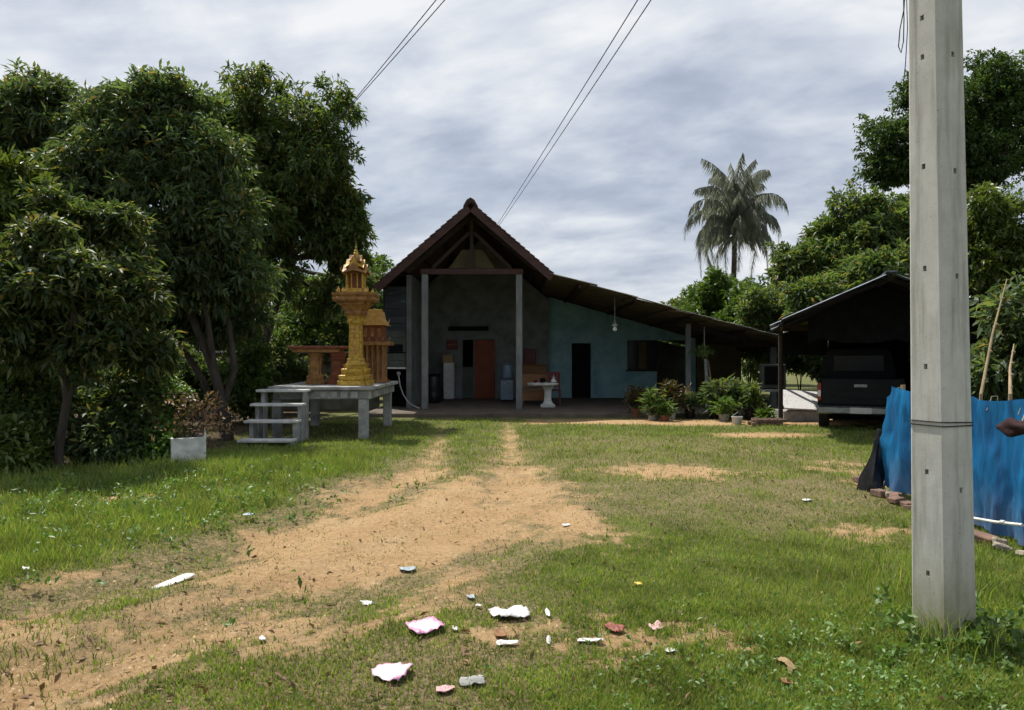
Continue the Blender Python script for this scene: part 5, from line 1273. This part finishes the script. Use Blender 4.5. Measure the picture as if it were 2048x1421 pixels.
# coconut palm on the skyline: arching fronds with hanging leaflets
d = 36.0
b = gp(1468, d)
t = thing('coconut_palm', 'grey-green coconut palm with drooping fronds on the skyline above the lean-to roof', 'palm', b)
hub = P(1470, 462, d); hz0 = hub.z; hx0 = hub.x-b.x
q = MB(); q.tube([(-.3, 0, 0), (-.1, 0, hz0*.4), (hx0-.05, 0, hz0*.75), (hx0, 0, hz0+.2)], [.2, .15, .13, .11], 9, False)
q.build('trunk', M['bark'], t, False)
for k in range(42):
    f_ = (k+.5)/42; a = k*2.39996+rng.uniform(-.25, .25); el = R(90)-f_**1.4*R(105); ln = rng.uniform(2.9, 3.9)*(1-.02*f_)
    pts = []; p = Vector((hx0, 0, hz0+.35*(1-f_)-.25*f_)); e_ = el; st = ln/12
    for j in range(13):
        pts.append(p.copy()); p = p+Vector((math.cos(a)*math.cos(e_), math.sin(a)*math.cos(e_), math.sin(e_)))*st
        e_ -= R((3 if j < 4 else 20)*(.30+1.3*f_))*(1 if e_ > R(-84) else 0)
    q = MB(); q.tube(pts, [.035*(1-.07*j) for j in range(13)], 4, False); fr_ = q.build('frond', M['needle'], t, False)
    n_ = 190; u_ = np.sort(rng.uniform(.9, 11.99, n_)); i0 = u_.astype(int); fr = (u_-i0)[:, None]
    pa = np.array([tuple(p_) for p_ in pts]); base_ = pa[i0]*(1-fr)+pa[i0+1]*fr; tan = pa[i0+1]-pa[i0]; tan /= np.linalg.norm(tan, axis=1, keepdims=True)+1e-6
    sd_ = np.array([-math.sin(a), math.cos(a), 0])*np.where(np.arange(n_) % 2, 1, -1)[:, None]
    dirn = sd_*.4+tan*.35+np.array([0, 0, -1.0])+rng.normal(size=(n_, 3))*.15; dirn /= np.linalg.norm(dirn, axis=1, keepdims=True)
    L_ = (rng.uniform(.5, .95, n_)*np.sin(np.clip(u_/12, .1, 1)*2.6+.25)).clip(.15)[:, None]; w_ = tan*.022
    V = np.stack([base_-w_, base_+w_, base_+dirn*L_*.6+w_*.8-np.array([0, 0, .03]), base_+dirn*L_-np.array([0, 0, .12])], 1).reshape(-1, 3)
    q4 = np.arange(n_)[:, None]*4
    fast('leaflets', V, np.concatenate([q4+np.array([[0, 1, 2]]), q4+np.array([[0, 2, 3]])]), M['needle'], fr_)

# ------------------------------------------------------------------ overhead wires
def wire(p0, p1, label, sag=.25, r=.008):
    t = thing('overhead_wire', label, 'wire', p1, 0, 'overhead wires')
    q = MB(); n_ = 24
    q.tube([Vector(p0).lerp(Vector(p1), k/n_)-Vector((0, 0, sag*4*(k/n_)*(1-k/n_))) for k in range(n_+1)], r, 5); q.build('cable', M['wire'], t)
    for f_ in (.0, 1.0):
        p = Vector(p0).lerp(Vector(p1), f_); q = MB(); q.lathe(p, [(.012, -.04), (.03, -.02), (.03, .02), (.012, .04)], 8); q.build('insulator', M['oldconcrete'], t)
def through(a, da, b, db, f0, f1):
    A, B = P(*a, da), P(*b, db); return A.lerp(B, f0), A.lerp(B, f1)
for (a, b, lb) in (((843, 30), (664, 252), 'left wire of the pair slanting down to the left mango tree'), ((858, 30), (666, 250), 'right wire of the pair slanting down to the left mango tree')):
    p0, p1 = through(a, 10.7, b, 15.9, -1.2, 1.7); wire(p0, p1, lb, .06, .0075)
for (a, b, lb) in (((1254, 30), (1003, 436), 'left wire of the pair passing behind the house ridge'), ((1279, 30), (1014, 428), 'right wire of the pair passing behind the house ridge')):
    p0, p1 = through(a, 10.7, b, 26.5, -.5, 1.35); wire(p0, p1, lb, .06, .0085)

# ------------------------------------------------------------------ litter
def crumple(name, label, cat, px, py, w, l, mname, rz=0.0, amp=.03, outline=None, seed=0, lift=.02, n=11, tilt=(0, 0), group='litter on the ground'):
    g = G(px, py); z = hz(g.x, g.y)
    rs = np.random.default_rng(seed+5)
    U, Vv = np.meshgrid(np.linspace(-1, 1, n), np.linspace(-1, 1, n)); u = U.ravel(); v = Vv.ravel()
    rr = np.maximum(np.abs(u), np.abs(v)); ang = np.arctan2(v, u)
    prof = 1+.10*np.sin(ang*2+seed)+.06*np.sin(ang*3+seed*2.3)+.015*rs.normal(size=len(u))*(rr > .95)
    k = rr/(np.hypot(u, v)+1e-6); k = .5*k+.5*1.0
    xx = u*k*prof*w/2; yy = v*k*prof*l/2
    zt = (fbm(u*1.3+seed*3, v*1.3+9, 100+seed, 3)-.4)*amp*1.1+rs.normal(size=len(u))*amp*.07
    zt = np.maximum(zt, -.004); th = .0025
    V = np.concatenate([np.stack([xx, yy, zt+th], 1), np.stack([xx, yy, zt], 1)])
    i = np.arange(n*n).reshape(n, n); a = np.stack([i[:-1, :-1], i[:-1, 1:], i[1:, 1:], i[1:, :-1]], -1).reshape(-1, 4)
    rim = np.concatenate([i[0, :], i[1:, -1], i[-1, -2::-1], i[-2:0:-1, 0]]); r2 = np.roll(rim, -1); m_ = n*n
    side = np.stack([rim, rim+m_, r2+m_, r2], 1)
    o = fast(name, V, np.concatenate([a, a[:, ::-1]+m_, side]), M[mname] if isinstance(mname, str) else mname, None, False)
    o.location = (g.x, g.y, z+lift*.7); o.rotation_euler = (tilt[0], tilt[1], rz)
    return tag(o, label, cat, group)
def plate_mat():
    m, t_, n, l, b = newmat('pink_edged_plastic')
    tcn = n.new('ShaderNodeTexCoord'); ln_ = n.new('ShaderNodeVectorMath'); ln_.operation = 'LENGTH'
    mp = n.new('ShaderNodeMapping'); mp.inputs['Scale'].default_value = (7.4, 7.4, 0); l.new(tcn.outputs['Object'], mp.inputs[0])
    nz = n.new('ShaderNodeTexNoise'); nz.inputs['Scale'].default_value = 14; l.new(tcn.outputs['Object'], nz.inputs['Vector'])
    ad = n.new('ShaderNodeVectorMath'); ad.operation = 'ADD'; l.new(mp.outputs[0], ad.inputs[0])
    s3 = n.new('ShaderNodeVectorMath'); s3.operation = 'SCALE'; s3.inputs['Scale'].default_value = .45; l.new(nz.outputs['Color'], s3.inputs[0])
    sb = n.new('ShaderNodeVectorMath'); sb.operation = 'SUBTRACT'; l.new(s3.outputs[0], sb.inputs[0]); sb.inputs[1].default_value = (.22, .22, .22); l.new(sb.outputs[0], ad.inputs[1])
    l.new(ad.outputs[0], ln_.inputs[0])
    rp = n.new('ShaderNodeValToRGB'); l.new(ln_.outputs['Value'], rp.inputs[0])
    rp.color_ramp.elements[0].position = .48; rp.color_ramp.elements[0].color = (.7, .68, .68, 1); rp.color_ramp.elements[1].position = .76; rp.color_ramp.elements[1].color = (.56, .27, .40, 1)
    l.new(rp.outputs[0], b.inputs['Base Color']); b.inputs['Roughness'].default_value = .4; return m
pm = plate_mat()
crumple('plastic_wrapper', 'crumpled pink-edged white wrapper on the grass, the farther of two', 'wrapper', 850, 1264, .19, .24, pm, .5, .05, seed=1, lift=.03, n=15)
crumple('plastic_wrapper', 'crumpled pink-edged white wrapper nearest the bottom of the photograph', 'wrapper', 784, 1356, .17, .20, pm, -.3, .06, seed=2, lift=.035, n=15)
crumple('foam_piece', 'torn white foam piece right of the pink wrappers', 'foam', 1020, 1238, .22, .17, 'paper', .25, .06, seed=3, lift=.03)
crumple('cardboard_scrap', 'orange-brown cardboard scrap below the white foam piece', 'scrap', 1000, 1275, .07, .10, 'orange', .2, .015, seed=4)
crumple('paper_strip', 'thin white paper strip below the cardboard scrap', 'paper', 1015, 1295, .13, .05, 'paper', .05, .02, seed=5)
crumple('white_board', 'flat white board scrap at the left edge of the dirt track', 'board', 350, 1149, .11, .36, 'paper', -.22, .004, seed=6, lift=.03, n=5)
crumple('blue_wrapper', 'small light blue wrapper in the left grass', 'wrapper', 497, 1044, .09, .09, 'bluepaper', .4, .03, seed=7, lift=.07)
crumple('pale_wrapper', 'faded blue-grey wrapper on the bare track', 'wrapper', 815, 1134, .11, .10, 'bluepaper', .1, .02, seed=8)
crumple('paper_scrap', 'small white scrap left of centre on thin grass', 'scrap', 735, 1210, .06, .09, 'paper', .9, .03, seed=9, group='paper scraps')
crumple('paper_scrap', 'tiny white scrap on the dirt at lower left', 'scrap', 525, 1285, .035, .06, 'paper', .3, .02, seed=10, group='paper scraps')
crumple('paper_scrap', 'pale blue scrap just above the white foam piece, left', 'scrap', 942, 1200, .05, .07, 'bluepaper', .3, .02, seed=11, group='paper scraps')
crumple('paper_scrap', 'tiny white scrap between blue scrap and white foam', 'scrap', 957, 1219, .03, .045, 'paper', .7, .02, seed=12, group='paper scraps')
crumple('paper_scrap', 'little white ball of paper right of the far pink wrapper', 'scrap', 910, 1266, .03, .05, 'paper', .1, .03, seed=13, group='paper scraps')
crumple('paper_scrap', 'pale square scrap at the right edge of the bare dirt', 'scrap', 1132, 1053, .07, .08, 'paint_white', .2, .01, seed=14, group='paper scraps')
crumple('paper_strip', 'upright-lying thin white strip right of the foam piece', 'paper', 1095, 1236, .022, .13, 'paper', .05, .02, seed=15)
crumple('paper_strip', 'short dull white strip below the upright-lying one', 'paper', 1097, 1290, .022, .10, 'paint_white', -.1, .02, seed=16)
crumple('yellow_wrapper', 'tiny yellow wrapper in the right lawn', 'wrapper', 1277, 1173, .045, .05, 'yellow', .4, .02, seed=17)
crumple('red_wrapper', 'crumpled red-brown wrapper on the worn patch at right', 'wrapper', 1228, 1264, .085, .12, 'redpaper', .7, .05, seed=18, lift=.025)
crumple('pink_scrap', 'faded pink scrap right of the red-brown wrapper', 'scrap', 1312, 1260, .08, .10, 'pinkscrap', .2, .03, seed=19)
crumple('paper_scrap', 'pale flattened scrap on the worn patch left of the red-brown wrapper', 'scrap', 1180, 1292, .13, .05, 'paint_white', .0, .01, seed=20, group='paper scraps')
crumple('paper_scrap', 'small white scrap in the lawn right of the worn patch', 'scrap', 1342, 1305, .05, .05, 'paper', .5, .02, seed=21, group='paper scraps')
crumple('dry_leaf', 'curled tan leaf at the bottom right', 'leaf', 1575, 1338, .05, .13, 'cardboard', .15, .04, seed=22, lift=.04, group='curled dry leaves')
crumple('dry_leaf', 'orange-tan leaf below the curled tan one', 'leaf', 1574, 1374, .05, .05, 'orange', .5, .03, seed=23, lift=.04, group='curled dry leaves')
crumple('clear_plastic', 'dull grey plastic scrap at the bottom centre', 'plastic', 945, 1372, .13, .09, 'oldconcrete', .2, .03, seed=24)
crumple('clear_plastic', 'pinkish tan scrap at the bottom edge left of the grey plastic', 'plastic', 890, 1388, .09, .06, 'pinkscrap', .2, .02, seed=25)
crumple('paper_scrap', 'white scrap on the far right lawn before the tarp', 'scrap', 1613, 1004, .09, .08, 'paper', .2, .02, seed=26, group='paper scraps')
crumple('paper_scrap', 'tiny white scrap in the grass bank at the left', 'scrap', 52, 1160, .04, .06, 'paper', .6, .03, seed=27, lift=.06, group='paper scraps')
